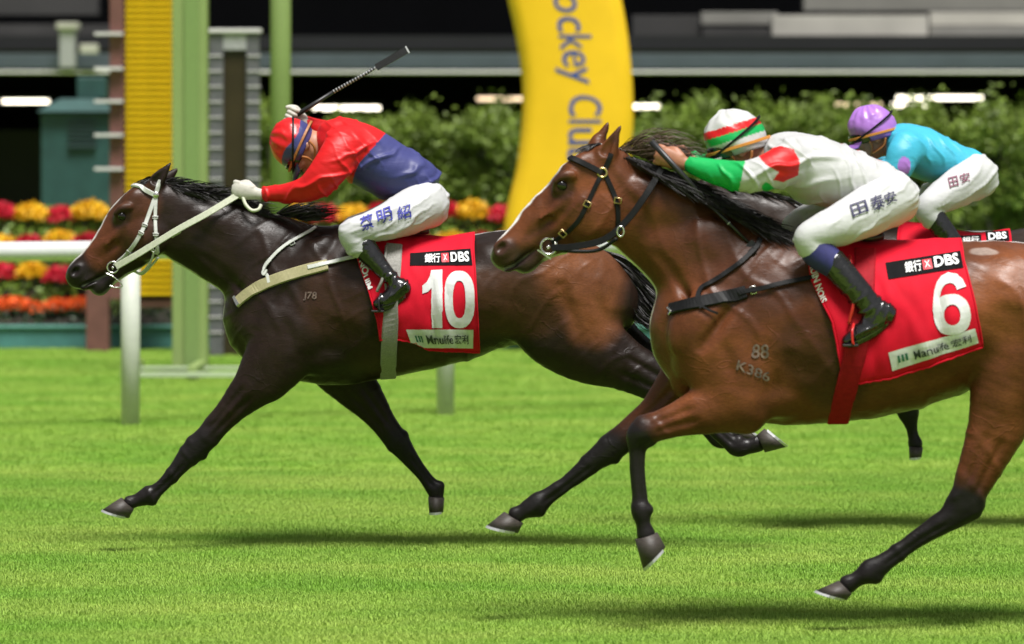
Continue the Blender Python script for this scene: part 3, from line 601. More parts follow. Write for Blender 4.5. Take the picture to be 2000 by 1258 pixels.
def build_horse(sp):
    D = sp['D']; s = FPX/D
    fx = sp.get('map', lambda x, y: (x, y))       # muscles are given for the dark horse and carried over
    ks = sp.get('mscale', 1.0)
    def rows(l, lat=0.0):
        out = []
        for r in l:
            y = r[4] if len(r) > 4 else lat
            p = P(r[0], r[1], D+y); out.append((*p, r[2]/s, r[3]))
        return np.array(out)
    allp = np.vstack([rows(t, l) for t, l, k in sp['tubes']]+[rows(t[0]) for t in sp['head']['tubes']]+[rows([q[:4] for q in t[0]]) for t in sp['head']['ears']])
    rmax = allp[:,3:].max(1)[:,None]
    lo = (allp[:,:3]-rmax).min(0)-.06; hi = (allp[:,:3]+rmax).max(0)+.06
    lo[1] = D-.42; hi[1] = D+.42
    F = Field(lo, hi, sp['vox'])
    for t, l, k in sp['tubes']: F.tube(rows(t, l), k=k)
    if sp['vox'] < .012:
        # muscle groups on both sides (positions on the dark horse)
        for x, y, lat, r, ang, k in (
            (583,548,.135,(.25,.066,.085),54,.025), (505,642,.112,(.085,.07,.085),30,.022), (592,652,.178,(.14,.06,.115),25,.016),
            (560,690,.168,(.10,.062,.08),40,.014), (488,662,.055,(.06,.055,.095),0,.02), (640,700,.12,(.12,.08,.07),10,.04),
            (1005,528,.13,(.24,.12,.13),10,.05), (1135,590,.125,(.13,.10,.21),10,.04), (1075,668,.165,(.10,.07,.10),40,.03),
            (1180,610,.10,(.085,.075,.15),-10,.03), (955,500,.16,(.06,.05,.05),0,.05)):
            X, Y = fx(x, y)
            for sd in (-1, 1): F.ell(P(X, Y, D+sd*lat*1.0), tuple(q*ks for q in r), math.radians(ang), k)
        for x, y, lat, r, ang, k in sp['neck_muscles']:
            for sd in (-1, 1): F.ell(P(x, y, D+sd*lat), r, math.radians(ang), k)
        for pts, lat, a, k in sp['neck_grooves']:
            for sd in (-1, 1): F.tube([(*P(x, y, D+sd*(lat+(.02 if i in (0,len(pts)-1) else 0))), a/s, .02) for i, (x, y) in enumerate(pts)], k=k, carve=True)
        for x, y, lat, r, ang, k in ((672,660,.300,(.05,.045,.075),70,.06), (962,636,.310,(.035,.04,.10),75,.06)):
            X, Y = fx(x, y)
            for sd in (-1, 1): F.ell(P(X, Y, D+sd*lat), r, math.radians(ang), k, carve=True)
        # hollows: behind the elbow, jugular groove, flank, between thigh muscles
        for pts, lat, a, k in (
            ([(650,640),(655,690),(640,730)], .262, 12, .05),
            ([(1010,570),(1000,620),(985,660)], .312, 14, .08), ([(1100,560),(1115,620),(1150,690)], .262, 8, .05),
            ([(1175,560),(1180,620),(1190,670)], .222, 6, .04), ([(540,600),(560,640),(575,700)], .262, 7, .035), ([(610,480),(560,560),(515,620)], .232, 6, .04),
            ([(700,560),(720,640),(715,710)], .325, 9, .06), ([(780,560),(800,640),(800,690)], .338, 8, .06)):
            for sd in (-1, 1):
                r = [(*P(*fx(x, y), D+sd*(lat+(.02 if i in (0,len(pts)-1) else 0))), a*ks/420, .022) for i, (x, y) in enumerate(pts)]
                F.tube(r, k=k, carve=True)
    if sp['vox'] < .012:
        for leg, ik, jf in sp['tendons']:
            pl, lat = leg; c = catmull(rows(pl, lat), 8)
            def at(t): k = min(int(t*8), len(c)-1); return c[k], c[min(k+1, len(c)-1)]-c[max(k-1, 0)]
            def back(tg): e = tg[:3]/np.linalg.norm(tg[:3]); b_ = np.cross(e, (0,1,0)); return b_ if b_[0] > 0 else -b_
            for sd in (-1, 1):      # groove between bone and tendon
                pts = []
                for t in np.linspace(ik+.9, jf-.45, 7):
                    q, tg = at(t); f = 1.0 if ik+1 < t < jf-.6 else 1.5
                    pts.append((*(q[:3]+back(tg)*q[3]*.18+np.array((0, sd*q[4]*1.12*f, 0))), .006, .012))
                F.tube(pts, k=.012, sub=2, carve=True)
            q, tg = at(ik); b_ = back(tg); F.ell(q[:3]-b_*q[3]*.55, (.024,.036,.030), 0, .012); F.ell(q[:3]+b_*q[3]*.75, (.020,.024,.026), 0, .012)
            q, tg = at(jf); b_ = back(tg); F.ell(q[:3]+b_*q[3]*.72, (.021,.026,.022), 0, .010)
            if ik > 3:              # muscle lines of the forearm or gaskin
                for off in (-.35, .3):
                    for sd in (-1, 1):
                        pts = []
                        for t in np.linspace(max(ik-3.0, .5), ik-.7, 6):
                            q, tg = at(t); f = 1.0 if ik-2.6 < t < ik-1.1 else 1.35
                            pts.append((*(q[:3]+back(tg)*q[3]*off+np.array((0, sd*q[4]*1.10*f, 0))), .009, .015))
                        F.tube(pts, k=.022, sub=2, carve=True)
    # ---- head
    h = sp['head']
    for t in h['tubes']: F.tube(rows(t[0]), k=t[1], cap=t[2] if len(t) > 2 else .75)
    for x, y, lat, r, ang, k in h['lumps']:
        for sd in (-1, 1): F.ell(P(x, y, D+sd*lat), r, math.radians(ang), k)
    for t, lat, k in h['ridges']:
        for sd in (-1, 1): F.tube(rows(t, sd*lat), k=k)
    for t, lat, k in h['carve']:
        for sd in (-1, 1): F.tube(rows(t, sd*lat), k=k, carve=True)
    for x, y, lat, r, ang, k in h['holes']:
        for sd in (-1, 1): F.ell(P(x, y, D+sd*lat), r, math.radians(ang), k, carve=True)
    for (t, lats, hol) in h['ears']:
        r = [(*P(q[0], q[1], D+q[4]), q[2]/s, q[3]) for q in t]
        F.tube(r, k=.012, sub=5, cap=1.0)
        r = [(*P(q[0]+hol[0], q[1]+hol[1], D+q[4]+hol[2]), max(q[2]/s*.55, .002), q[3]*.55) for q in t[1:]]
        F.tube(r, k=.006, sub=4, carve=True)
    F.blur(1)
    v, q = F.mesh()
    n = normals(v, q)
    # sinew, veins and ribs as slight relief
    body = sstep(0, 1, np.ones(len(v)))
    v = v + n*(wobble(v, 26, 3, 6)*.0022 + wobble(v, 60, 4, 6)*.0009 + .0045*folds(v, (1,.1,.55), 42, 77, 1.1, .1) + .0035*folds(v, (.7,.1,-.8), 60, 83, 1.0, -.1))[:,None]
    if sp['vox'] < .012:
        rib = np.zeros(len(v)); px = v[:,0]*FPX/v[:,1]+1000; py = (CAMZ-v[:,2])*FPX/v[:,1]+YH
        X0, Y0 = fx(700, 520); X1, Y1 = fx(930, 690)
        w = sstep(X0-40, X0+30, px)*(1-sstep(X1-40, X1+40, px))*sstep(Y0, Y0+60, py)*(1-sstep(Y1-30, Y1+20, py))
        rib = np.sin((px + (py-Y0)*.25)/(11.5*ks))*w*.0022
        v = v + n*rib[:,None]
    px = v[:,0]*FPX/v[:,1]+1000; py = (CAMZ-v[:,2])*FPX/v[:,1]+YH
    # ---- coat colours, with the bay's croup sheen and flank shade painted in
    c = np.tile(np.array(sp['coat']), (len(v),1))
    def paint(colr, w):
        nonlocal c
        c = c*(1-w[:,None]) + np.array(colr)*w[:,None]
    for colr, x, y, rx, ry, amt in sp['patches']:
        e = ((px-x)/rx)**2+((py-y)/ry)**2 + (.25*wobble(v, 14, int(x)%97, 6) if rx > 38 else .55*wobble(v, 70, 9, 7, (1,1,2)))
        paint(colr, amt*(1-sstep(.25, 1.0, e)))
    for leg, start, end in sp['points']:      # black lower legs
        poly = rows(leg[0], leg[1]); d, t = near_poly(v, poly[:,:3])
        rad = np.interp(t, np.arange(len(poly)), np.maximum(poly[:,3], poly[:,4]))
        w = sstep(start, end, t + .25*wobble(v, 30, 5, 5))*(1-sstep(1.3, 1.9, d/rad))
        paint(sp['black'], w)
    for colr, pts, rad, amt in sp['marks']:   # markings along the face
        poly = np.array([(x, y, 0) for x, y in pts], float); d, t = near_poly(np.column_stack([px, py, 0*px]), poly)
        lat = np.abs(v[:,1]-D)
        ww = np.interp(t, np.arange(len(pts)), rad)
        paint(colr, amt*(1-sstep(.8, 1.15, lat/ww + .12*wobble(v, 90, 8, 5)))*(1-sstep(14, 26, d)))
    for colr, x, y, r, amt in sp['dark_spots']:
        e = np.hypot(px-x, py-y)/r + .18*wobble(v, 40, int(y)%89, 5)
        paint(colr, amt*(1-sstep(.6, 1.15, e)))
    root = empty('horse', (P(sp['base'][0], YH+CAMZ*s, D)[0], D, 0), sp['label'], 'horse', None)
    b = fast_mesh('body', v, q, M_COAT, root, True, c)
    # ---- eyes, hooves
    for sd in (-1, 1):
        ex, ey, lat = h['eye']; p = P(ex, ey, D+sd*lat)
        bm = bmesh.new(); bmesh.ops.create_uvsphere(bm, u_segments=20, v_segments=12, radius=.021)
        bmesh.ops.transform(bm, matrix=Matrix.Translation(V(p)) @ Matrix.Rotation(math.radians(h.get('eye_ang', 40)), 4, 'Y') @ Matrix.Diagonal((1.1,.75,.9,1)), verts=bm.verts)
        me = bpy.data.meshes.new('eye'); bm.to_mesh(me); bm.free(); link('eye', me, M_EYE, root)
    for cf, cb, toe, heel, lat, wd in sp['hooves']:
        A, B, T_, H_ = [V(P(*q_, D+lat)) for q_ in (cf, cb, toe, heel)]
        mb = MB(); N = 18; ring = []
        def oval(f, b_, w, squeeze=0.0):
            ctr = (f+b_)/2; u = (f-b_)/2; lat_ = Vector((0,1,0)); out = []
            for i in range(N):
                a = 2*math.pi*i/N; ca, sa = math.cos(a), math.sin(a)
                k = 1-.22*max(0, -ca)
                out.append(ctr+u*ca+lat_*(sa*w*k))
            return out
        rings = [oval(A.lerp(B,.15), B.lerp(A,.1), wd*.72), oval(A, B, wd*.86), oval(A.lerp(T_,.5), B.lerp(H_,.5), wd*.97), oval(T_, H_, wd*1.08)]
        for r_ in rings: mb.v += [tuple(x) for x in r_]
        for i in range(len(rings)-1):
            for k in range(N): k2 = (k+1)%N; mb.f.append((i*N+k, i*N+k2, (i+1)*N+k2, (i+1)*N+k))
        mb.f.append(tuple(reversed(range(N)))); mb.f.append(tuple((len(rings)-1)*N+k for k in range(N)))
        ho = mb.build('hoof', M_HOOF, root, True)
        # the plate: a thin open rim below the horn
        dn = (T_-A).normalized()*.5 + (H_-B).normalized()*.5; dn.normalize()
        o1 = oval(T_, H_, wd*1.09); ctr = (T_+H_)/2; mb = MB(); arc = [i for i in range(N) if True]
        L = []
        for j in range(-7, 8):
            a = 2*math.pi*j/N; ca, sa = math.cos(a), math.sin(a); k = 1-.22*max(0,-ca)
            p = (T_+H_)/2+(T_-H_)/2*ca+Vector((0,1,0))*(sa*wd*1.09*k); L.append(p)
        for p in L:
            inn = p.lerp(ctr, .3); mb.v += [tuple(p-dn*.004), tuple(p+dn*.007), tuple(inn+dn*.007), tuple(inn-dn*.004)]
        for j in range(len(L)-1):
            for k in range(4): k2 = (k+1)%4; mb.f.append((j*4+k, j*4+k2, j*4+4+k2, j*4+4+k))
        mb.f.append((3,2,1,0)); e = (len(L)-1)*4; mb.f.append((e,e+1,e+2,e+3))
        mb.build('shoe', M_SHOE, ho, False)
    return root, b, bvh_of(b)

def strands(name, roots, parent, mt, seg=6):
    """roots: list of (points px path, depth, lateral list, width m) - each a tapered flat lock"""
    vs = []; fs = []
    for pts, w in roots:
        p = catmull(np.array(pts), 3); m = len(p); base = len(vs)
        side = np.array((random.uniform(-.5,.5), random.uniform(-1,1), random.uniform(.4,1.0)))
        for i in range(m):
            t = p[min(i+1,m-1)]-p[max(i-1,0)]; t = t/max(np.linalg.norm(t),1e-9)
            sd = side-t*side.dot(t); sd = sd/np.linalg.norm(sd); n = np.cross(t, sd)
            f = i/(m-1); ww = w*(1.0-f**1.6)*.5+.0004
            vs += [p[i]-sd*ww, p[i]+n*ww*.5, p[i]+sd*ww]
        for i in range(m-1):
            for k in range(2):
                fs.append((base+i*3+k, base+i*3+k+1, base+i*3+4+k, base+i*3+3+k))
    o = fast_mesh(name, np.array(vs), np.array(fs, np.int32), mt, parent, True); o['kind'] = 'stuff'; return o

BLACK = (.011,.009,.009)
# ---- the dark horse, number 10
L10 = dict(
  nf=([(575,640,82,.085),(548,690,66,.085),(520,728,55,.078),(493,758,42,.068),(451,802,28,.052),(415,842,23,.043),(383,874,25,.044),(362,898,19,.034),(332,933,13,.026),(306,957,14,.027),(290,968,18,.033),(268,977,13,.026),(252,982,14,.03)], -.15),
  ff=([(610,640,82,.085),(650,700,60,.08),(690,752,46,.07),(725,795,33,.055),(755,835,24,.045),(775,862,24,.044),(797,890,17,.032),(822,922,13,.026),(840,946,15,.028),(850,956,18,.033),(852,968,14,.027),(852,974,15,.03)], .15),
  nh=([(1040,540,95,.13),(1085,610,98,.12),(1140,668,78,.10),(1205,705,55,.075),(1270,738,42,.06),(1322,768,27,.045),(1348,782,27,.042),(1368,806,19,.032),(1395,836,15,.026),(1424,864,16,.028),(1440,873,20,.034),(1462,872,14,.027),(1482,866,16,.03)], -.13),
  fh=([(1040,540,95,.13),(1100,600,90,.12),(1165,650,70,.10),(1230,692,48,.075),(1285,718,34,.055),(1318,740,26,.045),(1332,756,26,.042),(1345,785,18,.032),(1368,818,15,.026),(1393,848,16,.028),(1408,858,20,.034),(1428,856,14,.027),(1442,852,16,.03)], .13),
)
T10_TRUNK = ([(505,640,58,.14),(560,612,122,.20),(640,598,154,.235),(720,594,149,.27),(800,594,134,.285),(880,588,121,.29),(960,567,113,.285),(1040,561,114,.275),(1110,572,108,.245),(1165,588,82,.19),(1195,595,52,.12)], 0, .05)
T10_NECK = ([(322,425,66,.075),(352,437,70,.078),(385,450,76,.08),(434,470,84,.092),(497,503,92,.12),(555,535,108,.16),(620,570,115,.19)], 0, .04)
H10 = dict(tubes=[
    ([(318,398,44,.07),(300,402,50,.078),(282,420,56,.088),(263,445,60,.085),(236,472,50,.07),(207,496,38,.056),(181,516,31,.051),(161,533,29,.052),(153,542,24,.047)], .03, .8),
    ([(300,478,24,.065),(268,505,20,.05),(235,528,16,.036),(212,547,14,.03),(196,561,16,.032),(188,563,14,.028)], .02, .8)],
  lumps=[(286,462,.05,(.108,.055,.108),0,.02), (240,420,.068,(.048,.026,.036),40,.02), (150,530,.036,(.042,.026,.036),40,.015), (172,552,.02,(.045,.03,.03),45,.015), (258,392,.05,(.06,.03,.04),50,.03)],
  ridges=[([(246,440,7,.012),(225,462,6,.012),(208,482,4,.008)], .070, .02), ([(254,404,7,.014),(239,407,9,.018),(225,418,6,.012)], .087, .010)],
  carve=[([(158,560,3,.03),(182,548,3.5,.03),(207,540,3,.025),(218,536,2,.02)], .045, .008), ([(262,425,5,.01),(250,436,6,.012)], .105, .02), ([(225,478,5,.015),(195,505,5,.015)], .072, .03)],
  holes=[(146,531,.062,(.027,.025,.017),50,.010), (238,422,.098,(.026,.016,.017),35,.008)],
  ears=[([(300,368,17,.026,-.05),(308,352,15,.026,-.055),(320,336,9,.017,-.058),(334,317,2.5,.005,-.06)], 0, (-5,2,-.016)),
        ([(316,362,15,.025,.05),(325,350,13,.024,.055),(336,340,8,.016,.058),(347,329,2.5,.005,.06)], 0, (-5,2,.016))],
  eye=(238,422,.083), eye_ang=40)
S10 = dict(neck_muscles=[(430,440,.052,(.16,.04,.06),-20,.03), (405,500,.05,(.14,.035,.045),-32,.025), (520,505,.09,(.11,.04,.08),-30,.03)],
  neck_grooves=[([(360,480),(410,515),(470,565)], .105, 6, .035)], tendons=[(L10['nf'],6,10),(L10['ff'],5,9),(L10['nh'],6,10),(L10['fh'],6,10)], D=20.0, vox=.0062, base=(700,), label='dark brown racehorse in white bridle, wearing the red number 10 cloth',
  tubes=[T10_TRUNK, T10_NECK]+[(L10[k][0], L10[k][1], .03) for k in ('nf','ff','nh','fh')], head=H10,
  coat=(.018,.0100,.0072), black=BLACK,
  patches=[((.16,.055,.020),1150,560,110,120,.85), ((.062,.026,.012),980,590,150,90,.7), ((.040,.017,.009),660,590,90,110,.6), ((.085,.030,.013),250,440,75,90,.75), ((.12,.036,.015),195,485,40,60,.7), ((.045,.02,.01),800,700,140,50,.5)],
  points=[(L10['nf'],4,6), (L10['ff'],3,5), (L10['nh'],3,4.6), (L10['fh'],2,4)],
  marks=[((.62,.6,.58),[(238,389),(228,402),(216,416)],[.022,.026,.012],.9), ((.5,.47,.45),[(160,497),(133,519)],[.01,.012],.55)],
  dark_spots=[((.016,.012,.012),150,540,34,.85), ((.014,.011,.011),190,562,26,.8), ((.02,.012,.01),238,423,22,.7), ((.016,.01,.009),314,340,26,.6)],
  hooves=[((236,972),(262,994),(199,996),(252,1012),-.15,.058), ((836,970),(868,972),(838,1002),(866,1000),.15,.055), ((1494,884),(1478,850),(1537,873),(1493,837),-.13,.056), ((1453,869),(1438,838),(1490,862),(1452,830),.13,.056)])
# ---- the bay, number 6
L6 = dict(
  nf=([(1395,640,95,.09),(1425,700,92,.092),(1450,755,68,.085),(1462,790,48,.07)], -.15),
  nf2=([(1458,788,58,.078),(1412,791,55,.078),(1362,807,42,.064),(1318,821,32,.052),(1284,833,28,.047),(1260,841,29,.05),(1249,856,26,.046),(1244,880,18,.03),(1246,935,15,.026),(1250,978,17,.028),(1252,997,21,.035),(1256,1022,15,.027),(1262,1044,18,.031)], -.15),
  ff=([(1400,660,95,.09),(1365,720,70,.085),(1330,760,52,.072),(1290,798,38,.058),(1240,838,30,.05),(1190,878,27,.046),(1158,902,21,.035),(1108,943,16,.027),(1070,971,18,.028),(1048,985,22,.035),(1022,999,15,.027),(1006,1006,18,.03)], .15),
  nh=([(2010,600,115,.15),(1998,690,100,.13),(1968,765,72,.10),(1946,838,56,.078),(1917,905,43,.06),(1896,955,35,.05),(1884,984,36,.046),(1852,1014,25,.036),(1795,1050,18,.028),(1736,1092,17,.028),(1704,1113,22,.035),(1674,1131,15,.028),(1656,1142,18,.031)], -.15),
  fh=([(2020,600,115,.15),(2050,690,95,.13),(2080,765,72,.10),(2125,825,50,.07),(2170,880,36,.05),(2190,905,34,.046),(2215,945,24,.034),(2250,1000,18,.028),(2285,1055,18,.028),(2300,1075,21,.034),(2318,1085,15,.028),(2330,1088,18,.03)], .15),
)
H6 = dict(tubes=[
    ([(1195,335,50,.072),(1175,335,54,.08),(1160,357,64,.09),(1140,390,75,.088),(1105,418,66,.074),(1057,441,47,.058),(1022,468,36,.052),(996,491,33,.054),(985,503,28,.05)], .03, .8),
    ([(1172,440,30,.07),(1130,462,24,.05),(1085,480,19,.036),(1052,499,17,.031),(1030,513,19,.034),(1018,519,15,.03)], .02, .8)],
  lumps=[(1158,420,.048,(.115,.056,.11),0,.02), (1100,360,.068,(.05,.027,.038),40,.02), (984,486,.036,(.042,.027,.038),40,.015), (1000,512,.022,(.05,.03,.03),45,.015), (1130,330,.05,(.065,.03,.045),50,.03)],
  ridges=[([(1108,385,9,.013),(1080,412,8,.013),(1055,430,5,.009)], .072, .02), ([(1120,343,8,.014),(1102,345,11,.018),(1084,356,7,.012)], .087, .010)],
  carve=[([(975,529,4,.03),(1005,517,4.5,.03),(1032,496,4,.025),(1048,485,3,.02)], .045, .008), ([(1125,365,6,.01),(1112,378,7,.012)], .106, .02), ([(1075,430,6,.015),(1035,460,6,.015)], .072, .03)],
  holes=[(978,484,.062,(.028,.026,.018),50,.010), (1098,362,.098,(.027,.016,.018),35,.008)],
  ears=[([(1180,318,22,.028,-.05),(1188,296,20,.028,-.055),(1200,270,11,.018,-.06),(1213,243,3,.005,-.062)], 0, (-7,2,-.016)),
        ([(1158,305,20,.027,.05),(1166,284,18,.026,.055),(1177,262,10,.017,.06),(1189,237,3,.005,.062)], 0, (-7,2,.016))],
  eye=(1098,362,.083), eye_ang=42)
S6 = dict(neck_muscles=[(1300,400,.058,(.17,.04,.07),-30,.03), (1290,490,.055,(.15,.035,.055),-48,.025), (1400,480,.10,(.12,.04,.09),-35,.03)],
  neck_grooves=[([(1250,470),(1300,520),(1350,590)], .118, 7, .035)], tendons=[(L6['nf2'],5,10),(L6['ff'],5,9),(L6['nh'],6,10)], D=16.6, vox=.0060, base=(1650,), label='glossy bay racehorse with white blaze and black bridle, wearing the red number 6 cloth',
  map=lambda x, y: (1318+(x-471)*1.2, 458+(y-437)*1.215), mscale=1.0,
  tubes=[([(1352,655,72,.14),(1420,640,150,.205),(1500,641,184,.24),(1600,645,182,.275),(1700,645,171,.29),(1800,631,157,.295),(1880,614,142,.29),(1980,602,130,.285),(2070,615,128,.26),(2130,636,95,.2),(2165,645,58,.12)], 0, .05),
         ([(1200,382,78,.078),(1228,400,82,.082),(1262,420,86,.088),(1322,463,98,.10),(1388,512,116,.135),(1455,560,130,.18),(1520,605,140,.21)], 0, .04)]
        +[(L6[k][0], L6[k][1], .03) for k in ('nf','nf2','ff','nh','fh')], head=H6,
  coat=(.105,.033,.0125), black=BLACK,
  patches=[((.055,.020,.011),1400,450,160,90,.75), ((.060,.021,.011),1480,520,150,110,.7), ((.19,.062,.022),1985,590,120,120,.8), ((.165,.052,.019),1430,745,85,95,.75), ((.040,.015,.009),1610,690,110,120,.7), ((.17,.052,.020),1130,400,80,80,.75), ((.15,.046,.018),1040,440,50,50,.6), ((.075,.026,.013),1260,340,70,60,.6), ((.17,.055,.020),1960,830,70,110,.7), ((.17,.053,.019),1380,800,90,40,.7), ((.36,.30,.26),1918,492,26,7,.6)],  # dark patch behind the elbow paints in shade, pale croup patch a sheen
  points=[(L6['nf2'],3,5.2), (L6['ff'],3.2,4.8), (L6['nh'],4.3,5.6), (L6['fh'],3.5,5)],
  marks=[((.78,.75,.73),[(1120,303),(1100,318),(1069,350)],[.022,.022,.02],.95), ((.74,.71,.69),[(1069,350),(1033,398),(1000,438),(973,468),(957,486)],[.014,.007,.007,.010,.016],.85)],
  dark_spots=[((.02,.015,.014),985,500,38,.75), ((.016,.012,.012),1028,512,34,.85), ((.03,.014,.011),1098,363,27,.75), ((.06,.024,.015),1110,390,40,.4), ((.03,.014,.01),1208,262,30,.7), ((.04,.018,.012),1060,480,40,.5)],
  hooves=[((1240,1054),(1284,1040),(1256,1112),(1300,1068),-.15,.058), ((984,1000),(1022,1022),(950,1027),(1012,1041),.15,.058), ((1638,1134),(1664,1160),(1592,1154),(1654,1172),-.15,.058), ((2322,1072),(2328,1104),(2352,1066),(2366,1106),.15,.055)])
# ---- the far horse: same breed of shape, other legs
def m3(x, y): return (1215+(x-130)*.95, YH+(y-YH)*.95)
def map_rows(l): return [(*m3(r[0], r[1]), r[2]*.95, *r[3:]) for r in l]
L3 = dict(
  nf=([(1640,640,78,.085),(1610,700,60,.08),(1575,745,46,.07),(1545,772,30,.05),(1530,785,25,.045),(1545,800,20,.034),(1590,800,14,.027),(1630,795,17,.032),(1645,780,13,.027),(1650,770,15,.03)], -.15),
  ff=([(1670,640,78,.085),(1705,690,60,.08),(1740,738,40,.065),(1762,778,27,.05),(1772,800,24,.044),(1778,825,15,.03),(1783,850,12,.025),(1787,866,16,.03),(1789,874,13,.027)], .15),
  nh=(map_rows(L10['nh'][0]), -.13), fh=(map_rows(L10['fh'][0]), .13))
def head_map(h):
    g = lambda l: [(*m3(q[0], q[1]), q[2]*.95, *q[3:]) for q in l]
    return dict(tubes=[(g(t[0]), *t[1:]) for t in h['tubes']], lumps=[(*m3(q[0],q[1]), *q[2:]) for q in h['lumps']], ridges=[], carve=[(g(t[0]), *t[1:]) for t in h['carve'][:1]],
        holes=[(*m3(q[0],q[1]), *q[2:]) for q in h['holes']], ears=[(g(t[0]), t[1], t[2]) for t in h['ears']], eye=(*m3(*h['eye'][:2]), h['eye'][2]))
S3 = dict(D=21.0, vox=.013, base=(1750,), label='dark horse mostly hidden behind the bay, its jockey in cyan silks',
  tubes=[(map_rows(T10_TRUNK[0]), 0, .05), (map_rows(T10_NECK[0]), 0, .04)]+[(L3[k][0], L3[k][1], .03) for k in ('nf','ff','nh','fh')], head=head_map(H10),
  coat=(.028,.018,.014), black=BLACK, patches=[], points=[(L3['nf'],3,5), (L3['ff'],2,3.5), (L3['nh'],3,4.6), (L3['fh'],2,4)], marks=[], dark_spots=[],
  hooves=[((1648,772),(1640,752),(1672,752),(1652,736),-.15,.055), ((1775,872),(1803,874),(1776,895),(1800,893),.15,.05), ((*m3(1494,884),),(*m3(1478,850),),(*m3(1537,873),),(*m3(1493,837),),-.13,.056), ((*m3(1453,869),),(*m3(1438,838),),(*m3(1490,862),),(*m3(1452,830),),.13,.056)])
horse10, body10, bvh10 = build_horse(S10)
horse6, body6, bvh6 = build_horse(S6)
horse3, body3, bvh3 = build_horse(S3)
# ------------------------------------------------------------------ manes and tails
def crest_locks(D, crest, n, length, drift, hug, seed, wid=(.003,.0075), lat=(-.03,.03), rise=0.0, lift=0.0):
    """locks rooted along the crest (photograph px), blown back by the wind"""
    r = random.Random(seed); c = catmull(np.array(crest, float), 12); out = []
    for i in range(n):
        t = (i+r.random())/n*(len(c)-1); k = int(t); p = c[k]*(1-(t-k))+c[min(k+1,len(c)-1)]*(t-k)
        L = length*r.uniform(.55, 1.25); la = r.uniform(*lat); dx, dy = drift; dx *= r.uniform(.7,1.3)
        up = rise*r.uniform(-.2, 1.0); cv = r.uniform(-.25,.25)
        pts = []
        for j in range(6):
            f = j/5.0
            x = p[0]+dx*L*f; y = p[1]+lift+dy*L*f - up*L*math.sin(f*2.6)*.5 + cv*L*f*f*.4 + r.uniform(-1,1)*L*.02
            pts.append(P(x, y, D+la+hug*f*(1 if la > .04 else -1)))
        out.append((pts, r.uniform(*wid)))
    return out
c10 = [(312,356),(345,362),(400,372),(450,386),(500,410),(560,430),(612,438)]
lk = crest_locks(20.0, c10, 850, 62, (.95,.34), .05, 1, lift=3) + crest_locks(20.0, c10[:5], 320, 46, (.9,-.02), .02, 2, rise=.5, lift=2)
lk += crest_locks(20.0, [(540,415),(600,430)], 260, 62, (.95,-.18), .03, 3, rise=.5, lift=2) + crest_locks(20.0, [(312,350),(295,346)], 120, 42, (-.75,.45), .02, 4, rise=.35)
strands('mane', lk, horse10, M_HAIR)
c6 = [(1208,298),(1240,306),(1300,330),(1370,364),(1440,402),(1500,440)]
lk = crest_locks(16.6, c6, 1000, 84, (.88,.44), .075, 5, wid=(.003,.0075), lift=4) + crest_locks(16.6, c6[1:], 700, 90, (.9,.47), .10, 6, lat=(-.07,-.01), lift=14)
lk += crest_locks(16.6, [(1330,350),(1400,385),(1470,425)], 380, 66, (.88,.40), .10, 16, lat=(-.085,-.02), lift=22)
lk += crest_locks(16.6, [(1150,283),(1175,280)], 70, 50, (-.5,.35), .03, 17, rise=.2)
strands('mane', lk, horse6, M_HAIR)
strands('windblown_mane', crest_locks(16.6, [(1206,292),(1250,306),(1310,330)], 260, 95, (.9,-.12), .03, 7, wid=(.002,.004), rise=.75) , horse6, M_HAIR_BROWN)
c3 = [m3(*p) for p in c10]
strands('mane', crest_locks(21.0, c3, 160, 60, (.9,.3), .05, 8, wid=(.010,.02)), horse3, M_HAIR)
def tail(D, root_px, paths, n, seed, parent, spread):
    r = random.Random(seed); out = []
    for i in range(n):
        f = r.random(); k = f*(len(paths)-1); a = paths[int(k)]; b = paths[min(int(k)+1, len(paths)-1)]; w = k-int(k)
        pts = []
        for j, (p, q) in enumerate(zip(a, b)):
            g = j/(len(a)-1); x = p[0]*(1-w)+q[0]*w; y = p[1]*(1-w)+q[1]*w
            pts.append(P(x+r.gauss(0,6)*g, y+r.gauss(0,7)*g, D+r.gauss(0,spread)*(.25+g)))
        out.append((pts, r.uniform(.003,.007)))
    return strands('tail', out, parent, M_HAIR)
tail(20.0, None, [[(1178,489),(1225,506),(1275,540),(1340,590),(1400,620)], [(1184,497),(1232,535),(1290,600),(1350,630),(1410,640)], [(1190,505),(1228,560),(1262,615),(1320,642),(1390,650)], [(1194,512),(1222,570),(1236,615),(1270,636),(1330,644)]], 1500, 11, horse10, .045)
tail(16.6, None, [[(2140,540),(2200,560),(2270,620),(2330,700)], [(2145,550),(2190,600),(2240,680),(2290,760)]], 200, 12, horse6, .05)
tail(21.0, None, [[m3(1178,489),m3(1225,506),m3(1275,540),m3(1340,590)], [m3(1190,505),m3(1228,560),m3(1262,615),m3(1320,642)]], 160, 13, horse3, .05)

# ------------------------------------------------------------------ tack
M_WHITE_STRAP = mat('white_leather', (.55,.56,.53), rough=.42, var=.10, scale=60)
M_CREAM_STRAP = mat('cream_rubber_rein', (.52,.54,.42), rough=.55, var=.10, scale=80, bump=.3, bscale=300)
M_OLIVE = mat('olive_elastic', (.33,.30,.16), rough=.7, var=.12, scale=120)
M_BLACK_STRAP = mat('black_leather', (.008,.008,.009), rough=.5, var=.2, scale=60, spec=.18)
M_STEEL = mat('bit_steel', (.68,.67,.64), rough=.25, var=.1, metal=.95)
M_BRASS = mat('brass_buckle', (.62,.47,.22), rough=.3, var=.1, metal=.9)
M_RED_CLOTH = mat('red_saddle_cloth', (.56,.0035,.020), rough=.75, var=.08, scale=14, bump=.3, bscale=400, spec=.2)
M_RED_WEB = mat('red_webbing', (.30,.006,.014), rough=.65, var=.15, scale=60, spec=.15)
